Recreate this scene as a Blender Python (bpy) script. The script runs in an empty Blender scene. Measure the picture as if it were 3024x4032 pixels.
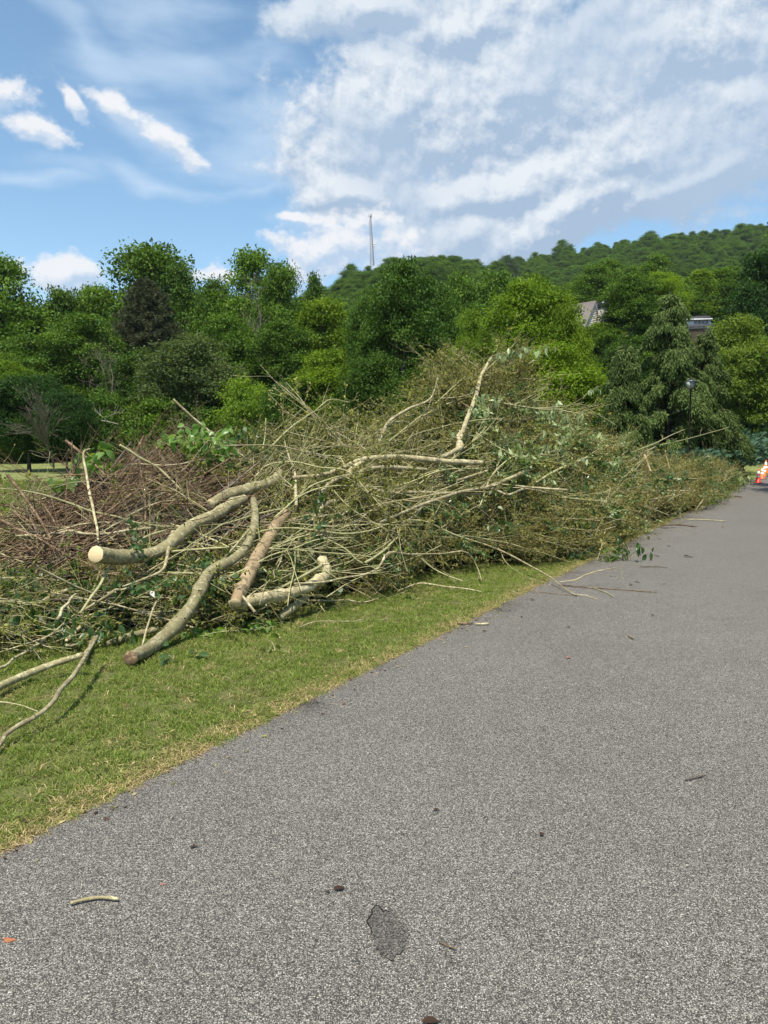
import bpy, math, random
import numpy as np
from mathutils import Vector, Quaternion

random.seed(7)
RNG = np.random.default_rng(11)
SC = bpy.context.scene
COL = SC.collection

# ------------------------------------------------------------------ camera
CAM_H = 1.55
F = 3030.0
PITCH = math.radians(4.45)
cd = bpy.data.cameras.new('camera')
cd.sensor_fit = 'VERTICAL'
cd.sensor_height = 24.0
cd.lens = 24.0 * F / 4032.0
cd.clip_start = 0.05
cd.clip_end = 6000
cam = bpy.data.objects.new('camera', cd)
COL.objects.link(cam)
cam.location = (0, 0, CAM_H)
cam.rotation_euler = (math.pi / 2 - PITCH, 0, 0)
SC.camera = cam

SUN_DIR = Vector((-0.25, -1.0, 0)).normalized()
SUN_EL = math.radians(66)
SUN_VEC = Vector((SUN_DIR.x * math.cos(SUN_EL), SUN_DIR.y * math.cos(SUN_EL), math.sin(SUN_EL)))

SC.view_settings.view_transform = 'Standard'
SC.view_settings.look = 'None'
SC.view_settings.exposure = 0.62
SC.view_settings.gamma = 1.0
SC.view_settings.use_curve_mapping = False
SC.render.engine = 'CYCLES'
SC.cycles.max_bounces = 6
SC.cycles.diffuse_bounces = 3
SC.cycles.glossy_bounces = 2
SC.cycles.transmission_bounces = 4
SC.cycles.transparent_max_bounces = 4
SC.cycles.use_denoising = True

# ------------------------------------------------------------------ node helpers
class NT:
    def __init__(self, tree):
        self.t = tree
    def n(self, typ, **kw):
        nd = self.t.nodes.new(typ)
        for k, v in kw.items():
            setattr(nd, k, v)
        return nd
    def l(self, a, b):
        self.t.links.new(a, b)
    def put(self, sock, v):
        if hasattr(v, 'is_output') or isinstance(v, bpy.types.NodeSocket):
            self.l(v, sock)
        else:
            sock.default_value = v
    def m(self, op, a, b=0.0, c=None, clamp=False):
        nd = self.n('ShaderNodeMath', operation=op, use_clamp=clamp)
        self.put(nd.inputs[0], a)
        self.put(nd.inputs[1], b)
        if c is not None:
            self.put(nd.inputs[2], c)
        return nd.outputs[0]
    def ss(self, x, a, b, lo=0.0, hi=1.0):
        nd = self.n('ShaderNodeMapRange', interpolation_type='SMOOTHSTEP')
        self.put(nd.inputs['Value'], x)
        nd.inputs['From Min'].default_value = a
        nd.inputs['From Max'].default_value = b
        nd.inputs['To Min'].default_value = lo
        nd.inputs['To Max'].default_value = hi
        return nd.outputs['Result']
    def mix(self, f, a, b):
        nd = self.n('ShaderNodeMix', data_type='RGBA')
        self.put(nd.inputs[0], f)
        for s, v in ((nd.inputs[6], a), (nd.inputs[7], b)):
            if isinstance(v, (tuple, list)):
                s.default_value = (v[0], v[1], v[2], 1)
            else:
                self.l(v, s)
        return nd.outputs[2]
    def noise(self, vec, scale, detail=4, rough=0.5, dist=0.0):
        nd = self.n('ShaderNodeTexNoise')
        if vec is not None:
            self.l(vec, nd.inputs['Vector'])
        nd.inputs['Scale'].default_value = scale
        nd.inputs['Detail'].default_value = detail
        nd.inputs['Roughness'].default_value = rough
        nd.inputs['Distortion'].default_value = dist
        return nd.outputs['Fac']

# ------------------------------------------------------------------ world: sky with clouds
V0 = (1659 / 2.0, 2212 / 2.0)
FV = F / (3024 / 1659.0)
def azel(x, y):
    """direction of a point of the 1659 wide view, as azimuth and elevation"""
    xc, yc = (x - V0[0]) / FV, (V0[1] - y) / FV
    v = Vector((xc, math.cos(PITCH) + yc * math.sin(PITCH), -math.sin(PITCH) + yc * math.cos(PITCH))).normalized()
    return math.atan2(v.x, v.y), math.asin(v.z)

CUMULUS = [(10, 195, 55, 55, -35), (55, 262, 90, 28, -22), (160, 230, 55, 18, -60), (250, 238, 85, 26, -26), (360, 292, 95, 26, -20),
           (110, 588, 125, 42, 2), (465, 592, 40, 22, 0), (730, 535, 150, 70, 8), (660, 560, 60, 60, 0), (845, 510, 60, 48, 0), (640, 460, 35, 10, 0)]
DECK = [(1080, 190, 400, 150, 10), (1420, 300, 380, 130, 8), (860, 250, 220, 110, 15), (1000, 500, 190, 80, 12), (1240, 440, 250, 70, 16),
        (1480, 80, 330, 150, 0), (1090, 400, 300, 60, 5), (760, 400, 120, 60, -20), (1500, 380, 250, 55, 17), (800, 20, 190, 40, 5), (1000, 60, 160, 100, 0)]
WISP = [(300, 262, 170, 50, -20), (575, 302, 110, 34, -6), (960, 368, 70, 24, 0), (640, 462, 70, 26, 0), (330, 390, 250, 22, -4), (560, 405, 160, 22, 8), (60, 385, 160, 14, 4), (190, 90, 210, 55, -42), (400, 140, 250, 60, 6), (560, 90, 140, 40, 15),
        (330, 20, 220, 60, -10), (600, 350, 260, 70, 5), (600, 230, 140, 60, 0)]

world = bpy.data.worlds.new('World')
SC.world = world
world.use_nodes = True
wt = world.node_tree
wt.nodes.clear()

def make_field(name, blobs, nscale, namp, detail, rough, stretch):
    g = bpy.data.node_groups.new(name, 'ShaderNodeTree')
    g.interface.new_socket('Vector', in_out='INPUT', socket_type='NodeSocketVector')
    g.interface.new_socket('Value', in_out='OUTPUT', socket_type='NodeSocketFloat')
    N = NT(g)
    gi = N.n('NodeGroupInput').outputs[0]
    go = N.n('NodeGroupOutput')
    wn = N.n('ShaderNodeTexNoise')
    N.l(gi, wn.inputs['Vector'])
    wn.inputs['Scale'].default_value = 9
    wn.inputs['Detail'].default_value = 3
    sub = N.n('ShaderNodeVectorMath', operation='SUBTRACT')
    N.l(wn.outputs['Color'], sub.inputs[0])
    sub.inputs[1].default_value = (0.5, 0.5, 0.5)
    sc = N.n('ShaderNodeVectorMath', operation='SCALE')
    N.l(sub.outputs[0], sc.inputs[0])
    sc.inputs['Scale'].default_value = 0.06
    ad = N.n('ShaderNodeVectorMath', operation='ADD')
    N.l(gi, ad.inputs[0]); N.l(sc.outputs[0], ad.inputs[1])
    flat = N.n('ShaderNodeVectorMath', operation='MULTIPLY')
    N.l(ad.outputs[0], flat.inputs[0])
    flat.inputs[1].default_value = (1, 1, 0)
    p = flat.outputs[0]
    best = None
    for x, y, rx, ry, rot in blobs:
        a, e = azel(x, y)
        mp = N.n('ShaderNodeMapping', vector_type='TEXTURE')
        N.l(p, mp.inputs['Vector'])
        mp.inputs['Location'].default_value = (a, e, 0)
        mp.inputs['Rotation'].default_value = (0, 0, math.radians(rot))
        mp.inputs['Scale'].default_value = (rx / FV, ry / FV, 1)
        ln = N.n('ShaderNodeVectorMath', operation='LENGTH')
        N.l(mp.outputs[0], ln.inputs[0])
        v = N.m('SUBTRACT', 1.0, ln.outputs['Value'])
        best = v if best is None else N.m('SMOOTH_MAX', best, v, 0.25)
    best = N.m('MAXIMUM', best, -0.8)
    # away from the part of the sky in the photograph the same sort of cloud field goes on
    big = N.m('MULTIPLY_ADD', N.noise(gi, 2.4, 2, 0.5), 4.0, -2.7)
    sep = N.n('ShaderNodeSeparateXYZ')
    N.l(gi, sep.inputs[0])
    out = N.m('MAXIMUM', N.ss(N.m('ABSOLUTE', sep.outputs[0]), 0.52, 0.75), N.ss(sep.outputs[1], 0.56, 0.75))
    mx = N.n('ShaderNodeMix', data_type='FLOAT')
    N.l(out, mx.inputs[0]); N.l(best, mx.inputs[2]); N.l(big, mx.inputs[3])
    st = N.n('ShaderNodeMapping')
    N.l(gi, st.inputs['Vector'])
    st.inputs['Scale'].default_value = stretch
    st.inputs['Rotation'].default_value = (0, 0, 0.18)
    fb = N.noise(st.outputs[0], nscale, detail, rough)
    fb = N.m('MULTIPLY', N.m('SUBTRACT', fb, 0.5), namp)
    N.l(N.m('ADD', mx.outputs[0], fb), go.inputs[0])
    return g

g_cum = make_field('cumulus_field', CUMULUS, 20, 3.0, 9, 0.60, (1, 1.35, 1))
g_deck = make_field('deck_field', DECK, 11, 2.3, 12, 0.64, (1, 1.15, 1))
g_wisp = make_field('wisp_field', WISP, 7, 3.0, 7, 0.55, (0.8, 2.6, 1))

W = NT(wt)
tc = W.n('ShaderNodeTexCoord').outputs['Generated']
sp = W.n('ShaderNodeSeparateXYZ'); W.l(tc, sp.inputs[0])
az = W.m('ARCTAN2', sp.outputs[0], sp.outputs[1])
el = W.m('ARCSINE', sp.outputs[2])
cb = W.n('ShaderNodeCombineXYZ'); W.l(az, cb.inputs[0]); W.l(el, cb.inputs[1])
ae = cb.outputs[0]
def field(g, off=None):
    nd = W.n('ShaderNodeGroup'); nd.node_tree = g
    if off is None:
        W.l(ae, nd.inputs[0])
    else:
        ad = W.n('ShaderNodeVectorMath', operation='ADD')
        W.l(ae, ad.inputs[0]); ad.inputs[1].default_value = off
        W.l(ad.outputs[0], nd.inputs[0])
    return nd.outputs[0]
sky = W.n('ShaderNodeTexSky', sky_type='NISHITA')
sky.sun_disc = False
sky.sun_elevation = SUN_EL
sky.sun_rotation = math.atan2(SUN_DIR.x, SUN_DIR.y)
sky.altitude = 300
sky.air_density = 1.0
sky.dust_density = 0.3
sky.ozone_density = 1.6
SKY_STRENGTH = 0.122
bg_sky = W.n('ShaderNodeBackground')
hs = W.n('ShaderNodeHueSaturation'); hs.inputs['Saturation'].default_value = 1.04; hs.inputs['Hue'].default_value = 0.488; W.l(sky.outputs[0], hs.inputs['Color']); W.l(hs.outputs[0], bg_sky.inputs['Color']); bg_sky.inputs['Strength'].default_value = SKY_STRENGTH

def cloud_colour(g, dens, base, white, gain, mid=0.42):
    up = field(g, (-0.006, 0.012, 0))
    sh = W.m('MULTIPLY_ADD', W.m('SUBTRACT', dens, up), gain, mid, clamp=True)
    return W.mix(sh, base, white)
dc = field(g_cum); dd = field(g_deck); dw = field(g_wisp)
above = W.ss(el, -0.01, 0.02)
ac = W.m('MULTIPLY', W.ss(dc, -0.16, 0.50), 0.93)
adk = W.m('MULTIPLY', W.ss(dd, -0.42, 0.12), 0.97)
aw = W.m('MULTIPLY', W.ss(dw, -0.25, 1.3), 0.62)
c_w = W.n('ShaderNodeBackground'); c_w.inputs['Color'].default_value = (0.42, 0.52, 0.64, 1)
col_d = cloud_colour(g_deck, dd, (0.265, 0.345, 0.455), (0.56, 0.59, 0.62), 2.0, 0.42)
big = W.noise(ae, 5, 3, 0.5)
col_d = W.mix(W.ss(big, 0.40, 0.62), col_d, W.mix(0.55, col_d, (0.30, 0.385, 0.495)))
c_d = W.n('ShaderNodeBackground'); W.l(col_d, c_d.inputs['Color'])
c_c = W.n('ShaderNodeBackground'); W.l(cloud_colour(g_cum, dc, (0.34, 0.43, 0.55), (0.62, 0.62, 0.63), 1.3), c_c.inputs['Color'])
def over(f, a, b):
    nd = W.n('ShaderNodeMixShader'); W.l(f, nd.inputs[0]); W.l(a, nd.inputs[1]); W.l(b, nd.inputs[2]); return nd.outputs[0]
s = over(W.m('MULTIPLY', aw, above), bg_sky.outputs[0], c_w.outputs[0])
s = over(W.m('MULTIPLY', adk, above), s, c_d.outputs[0])
s = over(W.m('MULTIPLY', ac, above), s, c_c.outputs[0])
wo = W.n('ShaderNodeOutputWorld'); W.l(s, wo.inputs[0])
world.cycles.sampling_method = 'MANUAL'
world.cycles.sample_map_resolution = 512

# ------------------------------------------------------------------ sun
sl = bpy.data.lights.new('sun', 'SUN')
sl.energy = 5.0
sl.angle = math.radians(0.6)
sl.color = (1.0, 0.94, 0.83)
so = bpy.data.objects.new('sun', sl)
COL.objects.link(so)
so.rotation_euler = SUN_VEC.to_track_quat('Z', 'Y').to_euler()
so.location = (-10, -20, 40)

# ------------------------------------------------------------------ placement helpers (photo pixel -> world ray)
SP, CP = math.sin(PITCH), math.cos(PITCH)
def ray(px, py):
    xc = (np.asarray(px, float) - 1512) / F
    yc = (2016 - np.asarray(py, float)) / F
    return xc, CP + yc * SP, -SP + yc * CP
def P(px, py, d):
    """point seen at photo pixel (px, py) at distance d along the ground axis Y"""
    x, y, z = ray(px, py)
    t = d / y
    return np.stack(np.broadcast_arrays(x * t, y * t, CAM_H + z * t), -1)
def G(px, py, z0=0.0):
    x, y, z = ray(px, py)
    t = (z0 - CAM_H) / z
    return np.stack(np.broadcast_arrays(x * t, y * t, CAM_H + z * t), -1)
def gdepth(py, z0=0.0):
    x, y, z = ray(1512, py)
    return (z0 - CAM_H) / z * y

def smooth(x):
    x = np.clip(x, 0, 1)
    return x * x * (3 - 2 * x)

# road edge: the line through the grass/asphalt boundary; v = distance to the left of it
E_P, E_Q = G(0, 3331), G(2514, 2106)
E_D = (E_Q - E_P)[:2] / np.linalg.norm((E_Q - E_P)[:2])
E_N = np.array((-E_D[1], E_D[0]))
def uv(x, y):
    dx, dy = x - E_P[0], y - E_P[1]
    return dx * E_D[0] + dy * E_D[1], dx * E_N[0] + dy * E_N[1]
def from_uv(u, v):
    return E_P[0] + u * E_D[0] + v * E_N[0], E_P[1] + u * E_D[1] + v * E_N[1]

PROF_X = [-400, 0, 300, 700, 1000, 1230, 1330, 1400, 1462, 1560, 1650, 1720, 1800, 1900, 2000, 2100]
PROF_A = [1240, 1200, 1175, 1180, 1160, 1125, 1085, 1035, 1020, 995, 985, 985, 990, 1020, 1060, 1120]
PROF_BX = [1500, 1700, 1850, 1990, 2060, 2200, 2320, 2450, 2600, 2800, 2960, 3100, 3600]
PROF_B = [1250, 1130, 1030, 1005, 980, 950, 932, 912, 900, 885, 860, 850, 840]
def terrain(x, y):
    x = np.asarray(x, float); y = np.asarray(y, float)
    u, v = uv(x, y)
    off = smooth((v - 0.3) / 7.0)
    z = 0.85 * smooth((y - 28) / 45) * off
    z = z + 0.62 * np.exp(-(((x + 19) / 9) ** 2 + ((y - 33) / 8) ** 2)) * off
    z = z + 1.1 * smooth((y - 34) / 10) * smooth((v - 1.0) / 5) * smooth((x - 6) / 8)
    z = z + 13.5 * smooth((y - 52) / 50) * smooth((x - 8) / 22)
    z = z + 4.0 * smooth((y - 75) / 60) * off
    px = np.where(y > 20, x / np.maximum(y, 20) * F + 1512, 1512)
    a = (CAM_H + (1780 - np.interp(px, PROF_X, PROF_A)) * 420 / F - 25) * smooth((y - 100) / 320)
    b = (CAM_H + (1780 - np.interp(px, PROF_BX, PROF_B)) * 600 / F - 33) * smooth((y - 130) / 470)
    fade = 1 - 0.35 * smooth((y - 620) / 300)
    return np.maximum(z, np.maximum(a * (1 - 0.5 * smooth((y - 430) / 200)), b)) * fade

# ------------------------------------------------------------------ object helpers
def tag(o, label=None, cat=None, group=None, kind=None):
    if label: o['label'] = label
    if cat: o['category'] = cat
    if group: o['group'] = group
    if kind: o['kind'] = kind
    return o
def empty(name, loc, label, cat, group=None, rz=0.0, scale=None):
    o = bpy.data.objects.new(name, None)
    COL.objects.link(o)
    o.location = loc
    o.rotation_euler = (0, 0, rz)
    if scale is not None: o.scale = scale
    o.empty_display_size = 0.2
    return tag(o, label, cat, group)
def mesh(name, verts, quads=None, tris=None, mats=(), attr=None, smooth_on=False, midx=None):
    me = bpy.data.meshes.new(name)
    verts = np.ascontiguousarray(verts, dtype=np.float32)
    nq = 0 if quads is None else len(quads)
    nt = 0 if tris is None else len(tris)
    me.vertices.add(len(verts))
    me.vertices.foreach_set('co', verts.ravel())
    loops = []
    if nq: loops.append(np.asarray(quads, np.int32).ravel())
    if nt: loops.append(np.asarray(tris, np.int32).ravel())
    loops = np.concatenate(loops) if loops else np.zeros(0, np.int32)
    me.loops.add(len(loops))
    me.loops.foreach_set('vertex_index', loops)
    starts = np.concatenate([np.arange(nq) * 4, nq * 4 + np.arange(nt) * 3]).astype(np.int32)
    me.polygons.add(nq + nt)
    me.polygons.foreach_set('loop_start', starts)
    if smooth_on:
        me.polygons.foreach_set('use_smooth', np.ones(nq + nt, bool))
    for m in mats: me.materials.append(m)
    if midx is not None:
        me.polygons.foreach_set('material_index', np.asarray(midx, np.int32))
    if attr is not None:
        a = me.attributes.new('rnd', 'FLOAT', 'POINT')
        a.data.foreach_set('value', np.asarray(attr, np.float32))
    me.update(calc_edges=True)
    return me
def obj(name, me, parent=None, loc=None, rot=None):
    o = bpy.data.objects.new(name, me)
    COL.objects.link(o)
    if parent is not None: o.parent = parent
    if loc is not None: o.location = loc
    if rot is not None: o.rotation_euler = rot
    return o
def points_mesh(name, pts, **attrs):
    me = bpy.data.meshes.new(name)
    me.vertices.add(len(pts))
    me.vertices.foreach_set('co', np.ascontiguousarray(pts, np.float32).ravel())
    for k, (typ, arr) in attrs.items():
        a = me.attributes.new(k, typ, 'POINT')
        if typ == 'FLOAT_VECTOR':
            a.data.foreach_set('vector', np.ascontiguousarray(arr, np.float32).ravel())
        elif typ == 'INT':
            a.data.foreach_set('value', np.asarray(arr, np.int32))
        else:
            a.data.foreach_set('value', np.asarray(arr, np.float32))
    me.update()
    return me
def scatter(name, pts, rot, scl, idx, protos, label, cat='vegetation'):
    """one stuff object: copies of the meshes of real objects of the scene set on points"""
    me = points_mesh(name, pts, rot=('FLOAT_VECTOR', rot), scl=('FLOAT_VECTOR', scl), pick=('INT', idx))
    o = obj(name, me)
    tag(o, label, cat, None, 'stuff')
    ng = bpy.data.node_groups.new(name + '_scatter', 'GeometryNodeTree')
    ng.interface.new_socket('Geometry', in_out='INPUT', socket_type='NodeSocketGeometry')
    ng.interface.new_socket('Geometry', in_out='OUTPUT', socket_type='NodeSocketGeometry')
    N = NT(ng)
    gi = N.n('NodeGroupInput'); go = N.n('NodeGroupOutput')
    gti = N.n('GeometryNodeGeometryToInstance')
    for pr in reversed(protos):
        oi = N.n('GeometryNodeObjectInfo')
        oi.inputs['Object'].default_value = pr
        oi.inputs['As Instance'].default_value = False
        N.l(oi.outputs['Geometry'], gti.inputs[0])
    iop = N.n('GeometryNodeInstanceOnPoints')
    N.l(gi.outputs[0], iop.inputs['Points'])
    N.l(gti.outputs[0], iop.inputs['Instance'])
    iop.inputs['Pick Instance'].default_value = True
    for nm, typ, sock in (('pick', 'INT', 'Instance Index'), ('rot', 'FLOAT_VECTOR', 'Rotation'), ('scl', 'FLOAT_VECTOR', 'Scale')):
        na = N.n('GeometryNodeInputNamedAttribute', data_type=typ)
        na.inputs['Name'].default_value = nm
        N.l(na.outputs['Attribute'], iop.inputs[sock])
    N.l(iop.outputs[0], go.inputs[0])
    md = o.modifiers.new('scatter', 'NODES')
    md.node_group = ng
    return o

def tube_arrays(pts, rad, sides):
    pts = np.asarray(pts, float); rad = np.asarray(rad, float)
    n, k, _ = pts.shape
    t = np.gradient(pts, axis=1)
    t /= np.linalg.norm(t, axis=2, keepdims=True) + 1e-9
    mean = np.abs(t.mean(1))
    ref = np.zeros((n, 3)); ref[np.arange(n), mean.argmin(1)] = 1
    u = np.cross(t, ref[:, None, :]); u /= np.linalg.norm(u, axis=2, keepdims=True) + 1e-9
    w = np.cross(t, u)
    a = np.arange(sides) / sides * 2 * math.pi
    ring = np.cos(a)[None, None, :, None] * u[:, :, None, :] + np.sin(a)[None, None, :, None] * w[:, :, None, :]
    v = pts[:, :, None, :] + rad[:, :, None, None] * ring
    idx = np.arange(n * k * sides).reshape(n, k, sides)
    nx = np.roll(idx, -1, axis=2)
    q = np.stack([idx[:, :-1], nx[:, :-1], nx[:, 1:], idx[:, 1:]], -1).reshape(-1, 4)
    return v.reshape(-1, 3), q
def unit(a):
    return a / (np.linalg.norm(a, axis=-1, keepdims=True) + 1e-9)
def leaf_arrays(c, d, nrm, ln, wd, fold=0.25):
    """diamond leaves: base c, direction d, normal nrm"""
    d = unit(d); s = unit(np.cross(d, nrm)); nn = np.cross(s, d)
    ln = np.broadcast_to(np.asarray(ln, float), (len(c),))[:, None]
    wd = np.broadcast_to(np.asarray(wd, float), (len(c),))[:, None]
    m = c + d * ln * 0.45
    v = np.stack([c, m + s * wd * 0.5 + nn * wd * fold, c + d * ln - nn * ln * 0.12, m - s * wd * 0.5 + nn * wd * fold], 1)
    q = np.arange(len(c) * 4).reshape(-1, 4)
    return v.reshape(-1, 3), q

# ------------------------------------------------------------------ materials
def new_mat(name):
    m = bpy.data.materials.new(name)
    m.use_nodes = True
    m.node_tree.nodes.clear()
    N = NT(m.node_tree)
    out = N.n('ShaderNodeOutputMaterial')
    return m, N, out
def principled(N, out, color, rough=0.8, spec=0.3, bump=None, metal=0.0, bdist=0.01, bstr=0.6):
    b = N.n('ShaderNodeBsdfPrincipled')
    if isinstance(color, (tuple, list)): b.inputs['Base Color'].default_value = (*color[:3], 1)
    else: N.l(color, b.inputs['Base Color'])
    N.put(b.inputs['Roughness'], rough)
    b.inputs['Specular IOR Level'].default_value = spec
    b.inputs['Metallic'].default_value = metal
    if bump is not None:
        bp = N.n('ShaderNodeBump')
        bp.inputs['Distance'].default_value = bdist
        bp.inputs['Strength'].default_value = bstr
        N.l(bump, bp.inputs['Height']); N.l(bp.outputs[0], b.inputs['Normal'])
    N.l(b.outputs[0], out.inputs[0])
    return b
def plain(name, color, rough=0.6, spec=0.4, var=0.25, scale=6.0, metal=0.0):
    m, N, out = new_mat(name)
    tcn = N.n('ShaderNodeTexCoord').outputs['Object']
    f = N.noise(tcn, scale, 5, 0.6)
    dark = tuple(c * (1 - var) for c in color); lite = tuple(min(1, c * (1 + var)) for c in color)
    principled(N, out, N.mix(f, dark, lite), rough, spec, metal=metal)
    return m
def leaf_mat(name, c1, c2, trans=0.35, rough=0.6, spec=0.15, tcol=None, hue=0.15, back=None):
    m, N, out = new_mat(name)
    at = N.n('ShaderNodeAttribute', attribute_name='rnd').outputs['Fac']
    oi = N.n('ShaderNodeObjectInfo').outputs['Random']
    col = N.mix(at, c1, c2)
    br = N.m('MULTIPLY_ADD', oi, 2 * hue, 1 - hue)
    sc = N.n('ShaderNodeVectorMath', operation='SCALE'); N.l(col, sc.inputs[0]); N.l(br, sc.inputs['Scale'])
    col = sc.outputs[0]
    if back is not None:
        bf = N.n('ShaderNodeNewGeometry').outputs['Backfacing']
        col = N.mix(bf, col, back)
    b = N.n('ShaderNodeBsdfPrincipled'); N.l(col, b.inputs['Base Color'])
    b.inputs['Roughness'].default_value = rough; b.inputs['Specular IOR Level'].default_value = spec
    tr = N.n('ShaderNodeBsdfTranslucent')
    tmul = N.n('ShaderNodeVectorMath', operation='MULTIPLY'); N.l(col, tmul.inputs[0]); tmul.inputs[1].default_value = tcol or (2.0, 1.9, 0.7)
    N.l(tmul.outputs[0], tr.inputs['Color'])
    mx = N.n('ShaderNodeMixShader'); mx.inputs[0].default_value = trans
    N.l(b.outputs[0], mx.inputs[1]); N.l(tr.outputs[0], mx.inputs[2]); N.l(mx.outputs[0], out.inputs[0])
    return m
def bark_mat(name, base, lite, spot, spot_amt=0.5, scale=9.0, rough=0.85):
    m, N, out = new_mat(name)
    tcn = N.n('ShaderNodeTexCoord').outputs['Object']
    oi = N.n('ShaderNodeObjectInfo').outputs['Random']
    n1 = N.noise(tcn, scale, 6, 0.65)
    n2 = N.noise(tcn, scale * 2.6, 4, 0.6, 0.6)
    n3 = N.noise(tcn, scale * 9, 4, 0.7)
    c = N.mix(N.ss(n1, 0.35, 0.65), base, lite)
    c = N.mix(N.m('MULTIPLY', N.ss(n2, 0.53, 0.6), spot_amt), c, spot)
    c = N.mix(N.m('MULTIPLY', N.ss(n3, 0.5, 0.75), 0.45), c, tuple(x * 0.45 for x in base))
    sc = N.n('ShaderNodeVectorMath', operation='SCALE'); N.l(c, sc.inputs[0]); N.l(N.m('MULTIPLY_ADD', oi, 0.5, 0.75), sc.inputs['Scale'])
    principled(N, out, sc.outputs[0], rough, 0.2, bump=N.m('ADD', n2, n3), bdist=0.006)
    return m

M = {}
M['bark'] = bark_mat('mottled_bark', (0.19, 0.165, 0.085), (0.27, 0.24, 0.125), (0.45, 0.42, 0.26), 0.7, 11)
M['bark_pale'] = bark_mat('pale_bark', (0.20, 0.165, 0.09), (0.37, 0.32, 0.18), (0.53, 0.49, 0.33), 0.6, 9)
M['bark_green'] = bark_mat('greenish_bark', (0.25, 0.24, 0.11), (0.36, 0.34, 0.17), (0.45, 0.43, 0.27), 0.3, 14)
M['bark_brown'] = bark_mat('brown_bark', (0.070, 0.043, 0.023), (0.19, 0.125, 0.073), (0.42, 0.33, 0.21), 0.4, 18)
M['peeled'] = bark_mat('peeled_wood', (0.27, 0.19, 0.105), (0.42, 0.31, 0.18), (0.14, 0.115, 0.06), 0.8, 4, 0.6)
M['trunk'] = bark_mat('tree_bark', (0.055, 0.045, 0.035), (0.11, 0.095, 0.075), (0.17, 0.16, 0.13), 0.4, 4)
M['dead'] = bark_mat('dead_bark', (0.08, 0.065, 0.05), (0.16, 0.135, 0.105), (0.2, 0.18, 0.14), 0.4, 4)
M['dead_white'] = bark_mat('bleached_bark', (0.30, 0.27, 0.22), (0.45, 0.41, 0.34), (0.55, 0.52, 0.45), 0.4, 4)
def cut_mat():
    m, N, out = new_mat('cut_wood')
    tcn = N.n('ShaderNodeTexCoord').outputs['Object']
    wv = N.n('ShaderNodeTexWave', wave_type='RINGS', rings_direction='SPHERICAL')
    N.l(tcn, wv.inputs[0]); wv.inputs['Scale'].default_value = 28; wv.inputs['Distortion'].default_value = 3
    n = N.noise(tcn, 22, 5, 0.6)
    c = N.mix(N.m('MULTIPLY', wv.outputs['Fac'], 0.22), (0.60, 0.47, 0.27), (0.43, 0.30, 0.15))
    c = N.mix(N.ss(n, 0.5, 0.8), c, (0.66, 0.55, 0.36))
    principled(N, out, c, 0.75, 0.2)
    return m
M['cut'] = cut_mat()
M['twig_tan'] = bark_mat('tan_twig', (0.20, 0.170, 0.080), (0.42, 0.37, 0.20), (0.55, 0.50, 0.31), 0.4, 12)
M['twig_olive'] = bark_mat('olive_twig', (0.16, 0.150, 0.058), (0.36, 0.335, 0.15), (0.48, 0.45, 0.25), 0.4, 12)
M['twig_rusty'] = bark_mat('rusty_twig', (0.15, 0.125, 0.050), (0.34, 0.29, 0.13), (0.48, 0.43, 0.23), 0.4, 12)

def leaves(name, *a, **k):
    M[name] = leaf_mat(name + '_leaves', *a, **k)
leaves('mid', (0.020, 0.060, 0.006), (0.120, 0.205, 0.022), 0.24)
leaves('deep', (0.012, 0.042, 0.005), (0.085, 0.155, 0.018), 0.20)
leaves('yellow', (0.040, 0.095, 0.006), (0.185, 0.275, 0.020), 0.30)
leaves('maple', (0.030, 0.066, 0.008), (0.165, 0.225, 0.034), 0.34)
leaves('lime', (0.085, 0.150, 0.015), (0.160, 0.250, 0.030), 0.42)
leaves('dull', (0.040, 0.065, 0.022), (0.085, 0.115, 0.040), 0.28)
leaves('lawn_tree', (0.014, 0.042, 0.009), (0.040, 0.090, 0.018), 0.26)
leaves('needle', (0.034, 0.050, 0.020), (0.110, 0.120, 0.055), 0.10, tcol=(1.2, 1.2, 0.8))
leaves('cedar', (0.022, 0.052, 0.010), (0.140, 0.195, 0.055), 0.18, tcol=(1.2, 1.4, 0.8))
leaves('juniper', (0.040, 0.092, 0.055), (0.125, 0.210, 0.135), 0.12, tcol=(1.0, 1.3, 0.9))
leaves('hillside', (0.026, 0.054, 0.018), (0.082, 0.122, 0.040), 0.28, hue=0.5)
leaves('olive', (0.040, 0.052, 0.010), (0.31, 0.31, 0.085), 0.35, tcol=(1.5, 1.4, 0.7), hue=0.3)
leaves('spray_green', (0.050, 0.095, 0.018), (0.16, 0.215, 0.050), 0.35, hue=0.3)
leaves('rusty', (0.050, 0.050, 0.012), (0.32, 0.29, 0.080), 0.28, tcol=(1.4, 1.2, 0.7), hue=0.3)
leaves('vine', (0.095, 0.190, 0.035), (0.180, 0.300, 0.070), 0.42, rough=0.38, spec=0.5)
leaves('vine_dark', (0.026, 0.066, 0.018), (0.075, 0.140, 0.040), 0.30, rough=0.35, spec=0.5)
leaves('silver', (0.15, 0.22, 0.07), (0.36, 0.44, 0.20), 0.28, rough=0.42, spec=0.5, back=(0.42, 0.49, 0.27), tcol=(1.2, 1.3, 0.8))
leaves('blade', (0.095, 0.145, 0.022), (0.265, 0.315, 0.085), 0.40, hue=0.25, tcol=(1.5, 1.5, 0.6))
leaves('straw', (0.26, 0.20, 0.085), (0.46, 0.38, 0.19), 0.25, tcol=(1.2, 1.1, 0.8), hue=0.25)

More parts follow.
